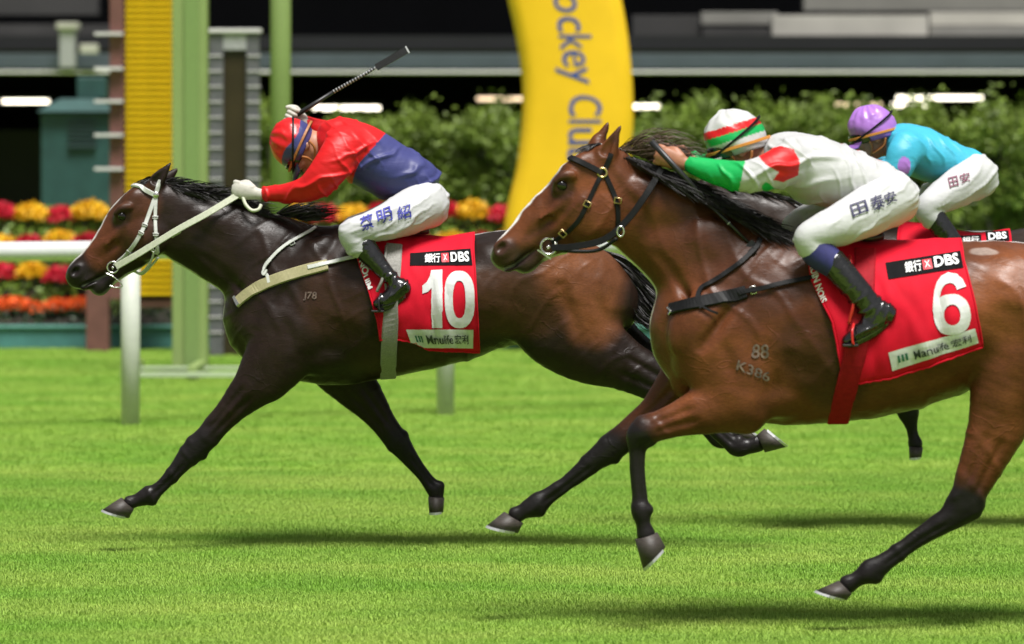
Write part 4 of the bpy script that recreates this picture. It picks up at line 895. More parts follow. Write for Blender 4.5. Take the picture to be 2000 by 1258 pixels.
M_GREY_WEB = mat('grey_webbing', (.24,.23,.21), rough=.7, var=.25, scale=180)
M_DARK_WEB = mat('dark_elastic', (.03,.028,.025), rough=.6, var=.2, scale=60)
M_NUM_WHITE = mat('white_vinyl_number', (.60,.60,.60), rough=.5, var=.05, scale=40, bump=.25, bscale=60)
M_LABEL_WHITE = mat('sponsor_patch_white', (.58,.59,.57), rough=.4, var=.12, scale=25, bump=.5, bscale=30)
M_LABEL_BLACK = mat('sponsor_patch_black', (.007,.007,.008), rough=.8, var=.1, scale=30, spec=.1)
M_TEXT_WHITE = mat('white_print', (.80,.80,.80), rough=.5, var=.02)
M_TEXT_BLACK = mat('black_print', (.03,.035,.04), rough=.5, var=.02)
M_TEXT_GREEN = mat('green_print', (.015,.11,.06), rough=.5, var=.02)
M_TEXT_RED = mat('red_print', (.62,.012,.03), rough=.5, var=.02)
M_TEXT_BLUE = mat('blue_print', (.035,.04,.30), rough=.6, var=.1)
M_TEXT_NAVY = mat('navy_print', (.02,.018,.07), rough=.6, var=.1)
M_TEXT_PLUM = mat('plum_print', (.16,.03,.07), rough=.6, var=.1)
M_BRAND = mat('freeze_brand_hair', (.125,.085,.068), rough=.6, var=.7, scale=60)

def torus(name, c, r, tr, mt, parent, nrm=(0,1,0), sc=(1,1)):
    n = Vector(nrm).normalized(); u = n.orthogonal().normalized(); w = n.cross(u); c = V(c); mb = MB(); N, K = 28, 8
    if abs(n.y) > .9: u = Vector((1,0,0)); w = Vector((0,0,1))
    for i in range(N):
        a = 2*math.pi*i/N; d = u*math.cos(a)*sc[0]+w*math.sin(a)*sc[1]; p = c+d*r
        for k in range(K):
            b = 2*math.pi*k/K; mb.v.append(tuple(p+d.normalized()*math.cos(b)*tr+n*math.sin(b)*tr))
    for i in range(N):
        for k in range(K): mb.f.append((i*K+k, i*K+(k+1)%K, ((i+1)%N)*K+(k+1)%K, ((i+1)%N)*K+k))
    return mb.build(name, mt, parent, True)
def cord(name, pts, r, mt, parent, n=8, sub=8):
    q = catmull(np.array(pts, float), sub); mb = MB(); mb.tube([V(p) for p in q], r, n); return mb.build(name, mt, parent, True)
def flat_rein(name, pts, width, mt, parent, thick=.004):
    q = catmull(np.array(pts, float), 8); return ribbon([V(p) for p in q], [Vector((0,-1,.15)).normalized()]*len(q), width, thick, mt, name, parent)

def buckle(bvh, x, y, d, w, h, ang, mt, parent, name='buckle'):
    p, n = cast(bvh, x, y, d); n = (n*.5+Vector((0,-.5,0))).normalized(); p = p+n*.009
    u = Vector((math.cos(ang), 0, math.sin(ang))); u = (u-n*u.dot(n)).normalized(); v = n.cross(u); mb = MB()
    cs = [p+u*(w/2*a)+v*(h/2*b) for a, b in ((-1,-1),(1,-1),(1,1),(-1,1))]
    mb.tube(cs+[cs[0]], .0028, 6); return mb.build(name, mt, parent, True)

# --- white bridle of number 10
D = 20.0
br = empty('bridle', P(250,440,D), 'white leather racing bridle and reins on the dark horse', 'bridle')
strap(bvh10, [(261,365),(270,366),(285,371),(303,381)], D, .022, M_WHITE_STRAP, 'browband', br, lift=.006, thick=.008, mirror=D)
strap(bvh10, [(313,352),(308,366),(304,382)], D, .020, M_WHITE_STRAP, 'headpiece', br, mirror=D)
strap(bvh10, [(304,382),(292,415),(281,445),(262,478),(245,498),(230,512),(224,518)], D, .019, M_WHITE_STRAP, 'cheekpiece', br, mirror=D)
strap(bvh10, [(305,382),(303,420),(304,455),(307,485),(309,505)], D, .017, M_WHITE_STRAP, 'throat_lash', br, mirror=D)
for x, y, w, h, a in ((283,440,.026,.02,1.2),(276,455,.026,.02,1.1),(252,492,.026,.02,.95),(303,425,.024,.02,1.55),(304,458,.024,.02,1.55)):
    buckle(bvh10, x, y, D, .010, .024, a, M_WHITE_STRAP, br, 'keeper')
p, n = cast(bvh10, 304, 381, D); bm = bmesh.new(); bmesh.ops.create_uvsphere(bm, u_segments=16, v_segments=10, radius=.017)
bmesh.ops.transform(bm, matrix=Matrix.Translation(p+n*.008) @ Matrix.Diagonal((1,.55,1,1)), verts=bm.verts); me = bpy.data.meshes.new('rosette'); bm.to_mesh(me); bm.free(); link('rosette', me, M_STEEL, br)
hp, _ = cast(bvh10, 221, 522, D)
torus('bit_ring', (hp.x, hp.y-.012, hp.z), .026, .004, M_STEEL, br); torus('bit_ring', (hp.x, 2*D-hp.y+.012, hp.z), .026, .004, M_STEEL, br)
cord('bit', [(hp.x,hp.y-.012,hp.z),(hp.x-.01,D,hp.z-.02),(hp.x,2*D-hp.y+.012,hp.z)], .007, M_STEEL, br)
cord('lip_ring', [P(206,533,D-.055),P(222,541,D-.06),P(238,555,D-.062),P(236,561,D-.062),P(222,561,D-.06),P(214,557,D-.055)], .003, M_STEEL, br)
cord('curb_strap', [P(309,503,D-.07),P(296,518,D-.03),P(278,535,D),P(262,530,D+.03),P(250,528,D+.05)], .006, M_WHITE_STRAP, br)
torus('martingale_ring', P(300,484,D-.125), .017, .0028, M_STEEL, br, sc=(.7,1.2))
cord('martingale_strap', [P(301,492,D-.12),P(294,512,D-.09),P(280,530,D-.03),P(272,534,D)], .0055, M_WHITE_STRAP, br)
HAND10 = (470,372,-.075)
flat_rein('rein', [(*P(227,521,D-.085),),(*P(275,493,D-.12),),(*P(345,450,D-.135),),(*P(405,417,D-.125),),(*P(463,382,D-.085),)], .030, M_CREAM_STRAP, br)
flat_rein('rein', [(*P(227,519,D+.085),),(*P(275,490,D+.12),),(*P(345,447,D+.135),),(*P(405,412,D+.12),),(*P(465,378,D+.04),)], .030, M_CREAM_STRAP, br)
cord('rein_loop', [P(474,384,D-.085),P(480,400,D-.10),P(492,411,D-.11),P(505,409,D-.11),P(510,400,D-.10)], [.009,.009,.009,.009,.007]*1 if False else .0085, M_CREAM_STRAP, br)
b = strap(bvh10, [(333,458),(345,451),(352,447)], D, .034, M_CREAM_STRAP, 'rein_joint', br, lift=.05)
# --- breastplate of number 10
bp_ = empty('breastplate', P(550,540,D), 'olive chest band with white straps across the dark horse', 'breastplate')
strap(bvh10, [(463,592),(480,577),(505,561),(540,546),(590,530),(640,518)], D, .056, M_OLIVE, 'chest_band', bp_, lift=.006, thick=.007)
strap(bvh10, [(602,523),(640,516),(670,509),(700,502)], D, .020, M_WHITE_STRAP, 'side_strap', bp_, lift=.014)
strap(bvh10, [(616,447),(606,453),(590,462),(560,478),(537,497),(521,517),(517,531),(524,540),(527,553)], D, .016, M_WHITE_STRAP, 'neck_strap', bp_, lift=.010)
strap(bvh10, [(524,528),(519,538),(515,534),(520,524),(530,508)], D, .010, M_WHITE_STRAP, 'strap_loop', bp_, lift=.015)
buckle(bvh10, 570, 474, D, .022, .024, .5, M_WHITE_STRAP, bp_); buckle(bvh10, 628, 518, D, .02, .026, .2, M_WHITE_STRAP, bp_)
strap(bvh10, [(462,590),(466,586)], D, .06, M_STEEL, 'end_plate', bp_, lift=.012)
# --- black bridle of number 6
D = 16.6
br6 = empty('bridle', P(1150,380,D), 'black leather racing bridle and reins on the bay', 'bridle')
strap(bvh6, [(1116,311),(1126,314),(1148,324),(1175,338)], D, .024, M_BLACK_STRAP, 'browband', br6, lift=.006, thick=.008, mirror=D)
strap(bvh6, [(1194,300),(1187,318),(1177,338)], D, .020, M_BLACK_STRAP, 'headpiece', br6, mirror=D)
strap(bvh6, [(1174,342),(1160,370),(1148,396),(1132,428),(1112,450),(1096,462),(1078,474)], D, .018, M_BLACK_STRAP, 'cheekpiece', br6, mirror=D)
strap(bvh6, [(1182,342),(1194,368),(1204,394),(1207,425),(1205,458)], D, .020, M_BLACK_STRAP, 'throat_lash', br6, mirror=D)
cord('jaw_strap', [P(1080,487,D-.085),P(1125,491,D-.075),P(1170,488,D-.07),P(1205,466,D-.10)], .0075, M_BLACK_STRAP, br6)
for x, y, a in ((1147,399,1.1),(1099,456,.8),(1206,392,1.4)): buckle(bvh6, x, y, D, .020, .026, a, M_BRASS, br6)
p, n = cast(bvh6, 1176, 338, D); torus('browband_ring', p+n*.008, .017, .0045, M_BRASS, br6)
hp, _ = cast(bvh6, 1072, 481, D)
torus('bit_ring', (hp.x, hp.y-.012, hp.z), .031, .005, M_STEEL, br6); torus('bit_ring', (hp.x, 2*D-hp.y+.012, hp.z), .031, .005, M_STEEL, br6)
cord('bit', [(hp.x,hp.y-.012,hp.z),(hp.x-.01,D,hp.z-.02),(hp.x,2*D-hp.y+.012,hp.z)], .008, M_STEEL, br6)
mb = MB(); mb.bar(P(1050,488,D-.075), P(1076,506,D-.075), .006, .024, up=(0,-1,0)); mb.build('bit_guard', M_STEEL, br6)
flat_rein('rein', [(*P(1078,484,D-.10),),(*P(1120,482,D-.13),),(*P(1180,468,D-.15),),(*P(1225,430,D-.15),),(*P(1262,380,D-.14),),(*P(1292,330,D-.10),)], .026, M_BLACK_STRAP, br6)
flat_rein('rein', [(*P(1078,480,D+.10),),(*P(1120,478,D+.13),),(*P(1180,460,D+.15),),(*P(1225,420,D+.14),),(*P(1262,370,D+.12),),(*P(1290,318,D+.05),)], .026, M_BLACK_STRAP, br6)
torus('rein_ring', P(1212,452,D-.155), .016, .0035, M_STEEL, br6, sc=(.8,1.2))
bp6 = empty('breastplate', P(1400,580,D), 'black chest band and neck strap across the bay', 'breastplate')
strap(bvh6, [(1310,605),(1335,598),(1370,590),(1420,580),(1458,571)], D, .052, M_BLACK_STRAP, 'chest_band', bp6, lift=.006, thick=.007)
strap(bvh6, [(1440,574),(1480,566),(1540,553),(1600,542)], D, .020, M_BLACK_STRAP, 'side_strap', bp6, lift=.014)
strap(bvh6, [(1484,468),(1480,480),(1470,492),(1445,515),(1420,533),(1390,553),(1371,565),(1364,584),(1372,603)], D, .020, M_BLACK_STRAP, 'neck_strap', bp6, lift=.010)
strap(bvh6, [(1372,600),(1385,607),(1400,612)], D, .009, M_BLACK_STRAP, 'strap_end', bp6, lift=.012)
buckle(bvh6, 1471, 567, D, .02, .028, .25, M_STEEL, bp6); buckle(bvh6, 1470, 492, D, .022, .024, .8, M_BLACK_STRAP, bp6)
strap(bvh6, [(1308,602),(1316,610),(1312,616)], D, .008, M_STEEL, 'ring_clip', bp6, lift=.014)

# ------------------------------------------------------------------ saddle cloths
def saddle_cloth(label, D, bvh, front, back, zc_px, seed, nu=44, nv=30, top=(None,None)):
    """front/back: px polylines from the spine down to the hem; the sheet hangs over both sides"""
    s = FPX/D; zc = P(0, zc_px, D)[2]; fr = np.array(front, float); bk = np.array(back, float); grid = []
    zf = lambda y: P(0, y, D-.27)[2]
    for i in range(nu+1):
        u = i/nu; yb = fr[-1,1]*(1-u)+bk[-1,1]*u
        if top[0] is not None: yb = np.interp(u, top[0], top[1])
        def xat(py):
            return np.interp(py, fr[:,1], fr[:,0])*(1-u)+np.interp(py, bk[:,1], bk[:,0])*u
        line = []
        for k in range(160):
            th = math.radians(k*1.0); x = None; py = fr[0,1]*(1-u)+bk[0,1]*u; h = None
            for it in range(3):
                px = xat(py); X = (px-1000)*(D-.25*math.sin(th))/FPX
                dr = Vector((0, -math.sin(th), math.cos(th))); o = Vector((X, D, zc))+dr*1.2
                h, n, _, _ = bvh.ray_cast(o, -dr)
                if h is None: break
                py = (CAMZ-h.z)*FPX/h.y+YH
            if h is None: continue
            if py > yb: break
            line.append(h+n*(.010 if n.dot(dr) > 0 else -.010))
        L = [0]
        for a, b in zip(line, line[1:]): L.append(L[-1]+(b-a).length)
        row = []
        for j in range(nv+1):
            t = L[-1]*j/nv; k = min(max(int(np.searchsorted(L, t)), 1), len(L)-1); f = (t-L[k-1])/max(L[k]-L[k-1], 1e-6)
            row.append(line[k-1].lerp(line[k], f))
        grid.append(row)
    verts = []; NR = 2*nv+1; r = np.random.default_rng(seed)
    ph = r.random(6)*6.28
    for i, row in enumerate(grid):
        u = i/nu; full = [Vector((p.x, 2*D-p.y, p.z)) for p in reversed(row[1:])]+row
        for j, p in enumerate(full):
            v = abs(j-nv)/nv; sgn = 1 if j >= nv else -1
            w = 1.0*math.exp(-((u-.30-.35*v)/.06)**2)*.012*v+1.0*math.exp(-((u-.52-.2*v)/.05)**2)*.009*v+1.5*(.004*math.sin(u*9+v*2.2+ph[0])+.004*math.sin(u*17-v*3+ph[1])+.003*math.sin(u*31+v*5+ph[2])+.0022*math.sin(v*22+u*6+ph[3]))*v**.8+.0018*math.sin(u*47+v*13+ph[4])
            verts.append(p+Vector((0, -sgn*(abs(w)*.9+w*.35), 0)))
    faces = [(i*NR+j, (i+1)*NR+j, (i+1)*NR+j+1, i*NR+j+1) for i in range(nu) for j in range(NR-1)]
    root = empty('saddle_cloth', P(fr[0,0], fr[0,1], D), label, 'saddle cloth')
    o = mesh('cloth', verts, faces, M_RED_CLOTH, root, True)
    b = BVHTree.FromPolygons([tuple(v) for v in verts], faces)
    # hem stitched round the edge
    def edge(idx): return [verts[k] for k in idx]
    for idx in ([i*NR+NR-1 for i in range(nu+1)], [nu*NR+j for j in range(nv, NR)], [j for j in range(nv, NR)]):
        e = edge(idx); mb = MB(); mb.tube([p+Vector((0,-.002,0)) for p in e], .0045, 6); mb.build('hem', M_RED_CLOTH, root, True)
    sol = o.modifiers.new('thickness', 'SOLIDIFY'); sol.thickness = .003; sol.offset = -1
    return root, b
def quad_map(c):
    (x0,y0),(x1,y1),(x2,y2),(x3,y3) = c          # top left, top right, bottom right, bottom left
    def f(u, v):
        v = 1-v
        return ((x0*(1-u)+x1*u)*(1-v)+(x3*(1-u)+x2*u)*v, (y0*(1-u)+y1*u)*(1-v)+(y3*(1-u)+y2*u)*v)
    return f
SQ = ([(0,0),(1,0),(1,1),(0,1)], [(0,1,2,3)])
def sub_quad(c, u0, u1, v0, v1):
    f = quad_map(c); return [f(u0, 1-v0), f(u1, 1-v0), f(u1, 1-v1), f(u0, 1-v1)]   # v measured downwards
def stroke(path, wid):
    p = catmull(np.array(path, float), 6); v = []; m = len(p); w = np.interp(np.linspace(0,1,m), np.linspace(0,1,len(wid)), wid)
    for i in range(m):
        t = p[min(i+1,m-1)]-p[max(i-1,0)]; t /= np.linalg.norm(t); n = np.array((-t[1], t[0]))
        v += [tuple(p[i]+n*w[i]/2), tuple(p[i]-n*w[i]/2)]
    return v, [(2*i, 2*i+1, 2*i+3, 2*i+2) for i in range(m-1)]
def digit(ch):
    if ch == '1': return [(.44,1),(.92,1),(.92,0),(.46,0),(.46,.70),(.30,.63),(.04,.60),(.04,.74),(.24,.80),(.38,.90)], [(0,1,4,9),(1,2,3,4),(4,5,8,9),(5,6,7,8)]
    if ch == '0':
        v = []; N = 40
        for i in range(N):
            a = 2*math.pi*i/N; c, s_ = math.cos(a), math.sin(a); e = .82
            v.append((.5+.5*math.copysign(abs(c)**e, c), .5+.5*math.copysign(abs(s_)**e, s_)))
            v.append((.5+.21*math.copysign(abs(c)**.8, c), .5+.325*math.copysign(abs(s_)**.8, s_)))
        return v, [(2*i, 2*((i+1)%N), 2*((i+1)%N)+1, 2*i+1) for i in range(N)]
    if ch == '6':
        ring = []; N = 36
        for i in range(N):
            a = 2*math.pi*i/N; c, s_ = math.cos(a), math.sin(a)
            ring.append((.5+.5*math.copysign(abs(c)**.85, c), .325+.325*math.copysign(abs(s_)**.9, s_))); ring.append((.52+.20*c, .315+.165*s_))
        f = [(2*i, 2*((i+1)%N), 2*((i+1)%N)+1, 2*i+1) for i in range(N)]
        # straight left side and a stem that curls over to the top right, both butted against the ring
        v = list(ring); left = lambda y: np.interp(y, [.3,.45,.61], [0,.006,.035]); arc = [i for i in range(12, 19)]
        b = len(v)
        for i in arc: v.append((float(left(ring[2*i][1])), ring[2*i][1]))
        for k in range(len(arc)-2): f.append((b+k, b+k+1, 2*arc[k+1], 2*arc[k]))
        b = len(v); a0 = ring[2*12]
        pairs = [((float(left(a0[1])), a0[1]), a0), ((.075,.74),(.265,.70)), ((.16,.86),(.32,.77)), ((.30,.955),(.41,.82)), ((.48,1.0),(.50,.835)), ((.70,.975),(.59,.815)), ((.86,.89),(.65,.77)), ((.95,.76),(.68,.71))]
        for o_, i_ in pairs: v += [o_, i_]
        f += [(b+2*i, b+2*i+1, b+2*i+3, b+2*i+2) for i in range(len(pairs)-1)]
        return v, f
def decal(shape, c, bvh, D, mt, name, parent, lift, cell=10): return drop_text(shape, bvh, mt, name, parent, quad_map(c), D, lift+.003, 30 if shape is SQ and cell >= 10 else (26 if cell >= 10 else cell+6))
TXT = {}
def T(s, b=0.0):
    if (s, b) not in TXT: TXT[(s, b)] = text_shape(s, b)
    return TXT[(s, b)]

D = 20.0
cl10, cb10 = saddle_cloth('red saddle cloth with white number 10 on the dark horse', D, bvh10,
    [(700,440),(694,480),(704,520),(722,570),(738,625),(744,668)], [(926,440),(927,500),(931,580),(935,690)], 590, 5,
    top=((0,.2,.36,.48,1.0), (664,664,668,682,686)))
c = [(801,496),(920,487),(923,519),(801,520)]
pt = decal(SQ, c, cb10, D, M_LABEL_BLACK, 'sponsor_patch', cl10, .003)
decal(T('DBS', .03), sub_quad(c, .66, .96, .2, .82), cb10, D, M_TEXT_WHITE, 'lettering', pt, .0085)
decal(T('銀行', .012), sub_quad(c, .24, .49, .2, .85), cb10, D, M_TEXT_WHITE, 'lettering', pt, .0085)
decal(SQ, sub_quad(c, .51, .63, .2, .8), cb10, D, M_TEXT_RED, 'emblem', pt, .005, 4); decal(T('X'), sub_quad(c, .535, .605, .3, .7), cb10, D, M_TEXT_WHITE, 'lettering', pt, .007, 4)
decal(digit('1'), [(823,530),(867,528),(867,640),(823,640)], cb10, D, M_NUM_WHITE, 'number_digit', cl10, .004); decal(digit('0'), [(867,530),(927,530),(927,640),(867,640)], cb10, D, M_NUM_WHITE, 'number_digit', cl10, .004)
c = [(793,643),(924,643),(923,679),(806,678)]
pt = decal(SQ, c, cb10, D, M_LABEL_WHITE, 'sponsor_patch', cl10, .003, 16)
decal(T('Manulife', .012), sub_quad(c, .28, .67, .28, .76), cb10, D, M_TEXT_BLACK, 'lettering', pt, .0085); decal(T('宏利', .008), sub_quad(c, .70, .93, .26, .74), cb10, D, M_TEXT_BLACK, 'lettering', pt, .0085)
for i in range(3): decal(SQ, sub_quad(c, .10+.045*i, .128+.045*i, .32, .68), cb10, D, M_TEXT_GREEN, 'emblem_bar', pt, .006, 3)
decal(T('NO', .03), [(710,508),(722,532),(711,540),(699,512)], cb10, D, M_TEXT_WHITE, 'lettering', cl10, .005, 5); decal(T('UIM', .03), [(718,536),(728,562),(716,568),(708,543)], cb10, D, M_TEXT_WHITE, 'lettering', cl10, .005, 5)
D = 16.6
cl6, cb6 = saddle_cloth('red saddle cloth with white number 6 on the bay', D, bvh6,
    [(1585,450),(1576,500),(1584,546),(1600,582),(1624,630),(1634,670),(1640,715)], [(1873,455),(1880,510),(1900,590),(1918,676)], 640, 9,
    top=((0,.12,.35,.65,1.0), (720,748,738,712,676)))
c = [(1729,515),(1876,492),(1882,524),(1734,547)]
pt = decal(SQ, c, cb6, D, M_LABEL_BLACK, 'sponsor_patch', cl6, .003)
decal(T('DBS', .03), sub_quad(c, .63, .96, .16, .8), cb6, D, M_TEXT_WHITE, 'lettering', pt, .0085); decal(T('銀行', .012), sub_quad(c, .24, .46, .2, .85), cb6, D, M_TEXT_WHITE, 'lettering', pt, .0085)
decal(SQ, sub_quad(c, .48, .60, .2, .8), cb6, D, M_TEXT_RED, 'emblem', pt, .005, 4); decal(T('X'), sub_quad(c, .505, .575, .3, .7), cb6, D, M_TEXT_WHITE, 'lettering', pt, .007, 4)
decal(digit('6'), [(1818,536),(1888,532),(1898,650),(1824,656)], cb6, D, M_NUM_WHITE, 'number_digit', cl6, .004)
c = [(1734,688),(1904,641),(1911,669),(1742,724)]
pt = decal(SQ, c, cb6, D, M_LABEL_WHITE, 'sponsor_patch', cl6, .003, 16)
decal(T('Manulife', .012), sub_quad(c, .28, .67, .28, .76), cb6, D, M_TEXT_BLACK, 'lettering', pt, .0085); decal(T('宏利', .008), sub_quad(c, .70, .93, .26, .74), cb6, D, M_TEXT_BLACK, 'lettering', pt, .0085)
for i in range(3): decal(SQ, sub_quad(c, .09+.045*i, .118+.045*i, .3, .68), cb6, D, M_TEXT_GREEN, 'emblem_bar', pt, .006, 3)
decal(T('RUIN NOIS', .02), [(1592,515),(1616,588),(1604,594),(1580,520)], cb6, D, M_TEXT_WHITE, 'lettering', cl6, .005, 8)
D = 21.0
cl3, cb3 = saddle_cloth('red saddle cloth glimpsed behind the bay, under the cyan jockey', D, bvh3,
    [m3(700,440),m3(694,480),m3(704,520),m3(722,570),m3(738,625),m3(744,668)], [(1970,436),(1974,480),(1978,560),(1982,660)], 575, 15, nu=24, nv=16)
c = [(1925,455),(1970,452),(1972,472),(1927,476)]
pt = decal(SQ, c, cb3, D, M_LABEL_BLACK, 'sponsor_patch', cl3, .003); decal(T('DBS', .03), sub_quad(c, .1, .9, .2, .85), cb3, D, M_TEXT_WHITE, 'lettering', pt, .0085)
c = [(1868,463),(1916,460),(1918,482),(1870,486)]
pt = decal(SQ, c, cb3, D, M_LABEL_BLACK, 'sponsor_patch', cl3, .003); decal(T('銀行', .012), sub_quad(c, .2, .9, .2, .85), cb3, D, M_TEXT_WHITE, 'lettering', pt, .0085)
# freeze brands in the coat (part of the horse)
decal(T('J78', .02), [(594,570),(620,570),(618,589),(592,587)], bvh10, 20.0, M_BRAND, 'brand_mark', horse10, .0015, 6)
decal(T('K386', .015), [(1442,702),(1505,728),(1501,746),(1438,722)], bvh6, 16.6, M_BRAND, 'brand_mark', horse6, .0015, 6)
decal(T('88', .015), [(1470,672),(1502,672),(1502,700),(1466,700)], bvh6, 16.6, M_BRAND, 'brand_mark', horse6, .0015, 6)
# ------------------------------------------------------------------ jockeys
M_SKIN = mat('skin', (.42,.20,.12), rough=.5, var=.10, scale=30)
M_SKIN_DARK = mat('tanned_skin', (.36,.15,.085), rough=.5, var=.10, scale=30)
M_GLOVE = mat('white_glove', (.48,.46,.41), rough=.6, var=.10, scale=60, bump=.3, bscale=120)
M_BREECH = mat('white_breeches', (.50,.50,.51), rough=.55, var=.04, scale=20, bump=.4, bscale=26, spec=.3, bdist=.006, stretch=(.5,1,1.4))
M_BOOT = mat('patent_boot', (.004,.004,.0045), rough=.18, var=.2, scale=30, bump=.7, bscale=30, spec=1.0, bdist=.007)
M_SOCK = mat('blue_gaiter', (.02,.02,.12), rough=.7, var=.15, scale=60)
M_SILK = mat('racing_silk', attr=True, rough=.46, var=.05, scale=20, bump=.45, bscale=22, spec=.32, bdist=.008, stretch=(.45,1,1.5))
M_CAP = mat('silk_cap', attr=True, rough=.32, var=.04, scale=20, bump=.35, bscale=40, spec=.5, bdist=.005)
M_GOGGLE = mat('goggle_lens', (.012,.012,.014), rough=.08, var=.05, spec=.6)
M_TAN = mat('tan_leather', (.34,.13,.035), rough=.5, var=.15, scale=60)
M_SADDLE = mat('saddle_leather', (.013,.012,.012), rough=.35, var=.2, scale=40)
M_WHIP = mat('whip_rubber', (.015,.015,.017), rough=.4, var=.3, scale=120)
M_WHIP_BAND = mat('whip_band', (.42,.43,.45), rough=.4, var=.1)
M_STIRRUP_RED = mat('red_stirrup', (.55,.02,.02), rough=.3, var=.1)
M_ELASTIC = mat('orange_elastic', (.55,.22,.03), rough=.6, var=.1)

def build_jockey(sp):
    D = sp['D']; s = FPX/D
    def rows(l): return np.array([(*P(r[0], r[1], D+r[4]), r[2]/s, r[3]) for r in l])
    def thin(l, k=.72): return np.array([(*P(r[0], r[1], D+r[4]), r[2]/s*k, r[3]*k) for r in l])
    root = empty('person', P(*sp['base'], D), sp['label'], 'person', None)
    # frame of the head
    hc = P(*sp['head'], D); th = math.radians(sp['tilt']); Fw = np.array((-math.cos(th), 0, -math.sin(th))); Uw = np.array((-math.sin(th), 0, math.cos(th)))
    H = lambda f, u, l=0.0: hc+Fw*f+Uw*u+np.array((0,l,0))
    allp = np.vstack([rows(t) for t in sp['torso']+sp['arms']+sp['legs']+sp['boots']]+[np.array([(*H(a,b),.16,.16) for a, b in ((-.05,-.05),(.1,.1))])])
    rm = allp[:,3:].max(1)[:,None]; lo = (allp[:,:3]-rm).min(0)-.05; hi = (allp[:,:3]+rm).max(0)+.05
    for w in sp['hands']: lo = np.minimum(lo, P(w['k'][0], w['k'][1], D+w['lat'])-.09); hi = np.maximum(hi, P(w['k'][0], w['k'][1], D+w['lat'])+.09)
    # ---- the body itself: head, neck, trunk, limbs and hands in one surface
    F = Field(lo, hi, min(sp['vox'], .005)); ang = -th
    F.ell(H(0,.02), (.098,.076,.105), -th+0, .02); F.tube([(*H(.01,-.05),.055,.055),(*H(.05,-.085),.04,.045),(*H(.075,-.098),.024,.03)], .03)
    F.tube([(*H(.088,.012),.012,.011),(*H(.108,-.012),.012,.012),(*H(.104,-.03),.013,.016)], .012); F.tube([(*H(.092,-.055),.012,.024),(*H(.09,-.066),.012,.022)], .01)
    for sd in (-1,1):
        F.ell(H(-.012,-.012,sd*.079), (.02,.010,.032), -th, .008); F.ell(H(-.008,-.012,sd*.09), (.010,.008,.018), -th, .006, carve=True)
        F.ell(H(.084,.012,sd*.032), (.016,.018,.012), -th, .01, carve=True); F.ell(H(.078,-.02,sd*.04), (.025,.026,.025), -th, .02)
    F.tube([(*H(.096,-.061,-.022),.004,.004),(*H(.104,-.061,0),.004,.004),(*H(.096,-.061,.022),.004,.004)], .006, carve=True, lat=(0,0,1))
    t0 = sp['torso'][0]
    F.tube([(*H(-.03,-.05),.055,.055),(*(.5*(H(-.03,-.07)+P(t0[0][0],t0[0][1],D))),.055,.055),(*P(t0[0][0],t0[0][1],D),.06,.065)], .03)
    for t in sp['torso']: F.tube(thin(t,.8), .04)
    for t in sp['arms']+sp['legs']+sp['boots']: F.tube(thin(t,.72), .03)
    def hand(Fd, w, inf=0.0):
        W = P(w['w'][0], w['w'][1], D+w['lat']); K = P(w['k'][0], w['k'][1], D+w['lat']); e = K-W; e /= np.linalg.norm(e)
        up = np.cross(e, (0,1,0)); up /= np.linalg.norm(up)
        if up[2] < 0: up = -up
        inn = np.array((0, -np.sign(w['lat']) if w.get('inn') is None else w['inn'], 0)); r = .0098+inf
        M = K-e*.045
        Fd.tube([(*(W-e*.02),.024+inf,.020+inf),(*W,.026+inf,.019+inf),(*M,.037+inf,.017+inf),(*(K-e*.006),.037+inf,.014+inf)], .012)
        for i, ln in enumerate((.95,1.05,1.0,.8)):
            b = K+up*(.031-.0208*i)-e*.004; o = inn
            Fd.tube([(*b,r,r),(*(b+e*.016*ln+o*.008),r,r),(*(b+e*.015*ln+o*.030),r*.95,r*.95),(*(b-e*.012*ln+o*.040),r*.9,r*.9),(*(b-e*.026+o*.026),r*.85,r*.85)], .002, sub=3, lat=tuple(up))
        b = W+e*.02+up*.024
        Fd.tube([(*b,r*1.25,r*1.25),(*(b+e*.03+up*.016+inn*.014),r*1.15,r*1.15),(*(b+e*.055+up*.010+inn*.024),r,r),(*(b+e*.07+up*.0+inn*.028),r*.85,r*.85)], .007, sub=3)
    F.blur(1)
    for w in sp['hands']: hand(F, w)
    v, q = F.mesh(); bo = fast_mesh('body', v, q, sp['skin'], root, True)
    # ---- silks
    F = Field(lo, hi, sp['vox']*.8)
    for t in sp['torso']: F.tube(rows(t), .04, cap=.5)
    for t in sp['arms']: F.tube(rows(t), .035, cap=.45)
    for t in sp.get('folds', []): F.tube(rows(t), .02)
    F.blur(1); v, q = F.mesh(); n = normals(v, q)
    # creases run across the pull of the cloth, stronger at elbows and waist
    dsp = .013*folds(v, sp['crease'], 62, sp['seed'], 1.0, .35)+.008*folds(v, sp['crease2'], 100, sp['seed']+3, 1.0, .25)+.0025*wobble(v, 13, sp['seed']+2, 5)
    v = v+n*dsp[:,None]
    px = v[:,0]*FPX/v[:,1]+1000; py = (CAMZ-v[:,2])*FPX/v[:,1]+YH; col = sp['jacket_color'](px, py, v[:,1]-D, v)
    jk = fast_mesh('jacket', v, q, M_SILK, root, True, col)
    # ---- breeches
    F = Field(lo, hi, sp['vox'])
    for t in sp['legs']: F.tube(rows(t), .05, cap=.5)
    F.blur(1); v, q = F.mesh(); n = normals(v, q)
    v = v+n*(.008*folds(v, sp['crease_leg'], 75, sp['seed']+5, .8, .3)+.005*folds(v, sp['crease_leg'], 130, sp['seed']+8, .8, .2)+.0015*wobble(v, 14, 5, 5))[:,None]
    bre = fast_mesh('breeches', v, q, M_BREECH, root, True)
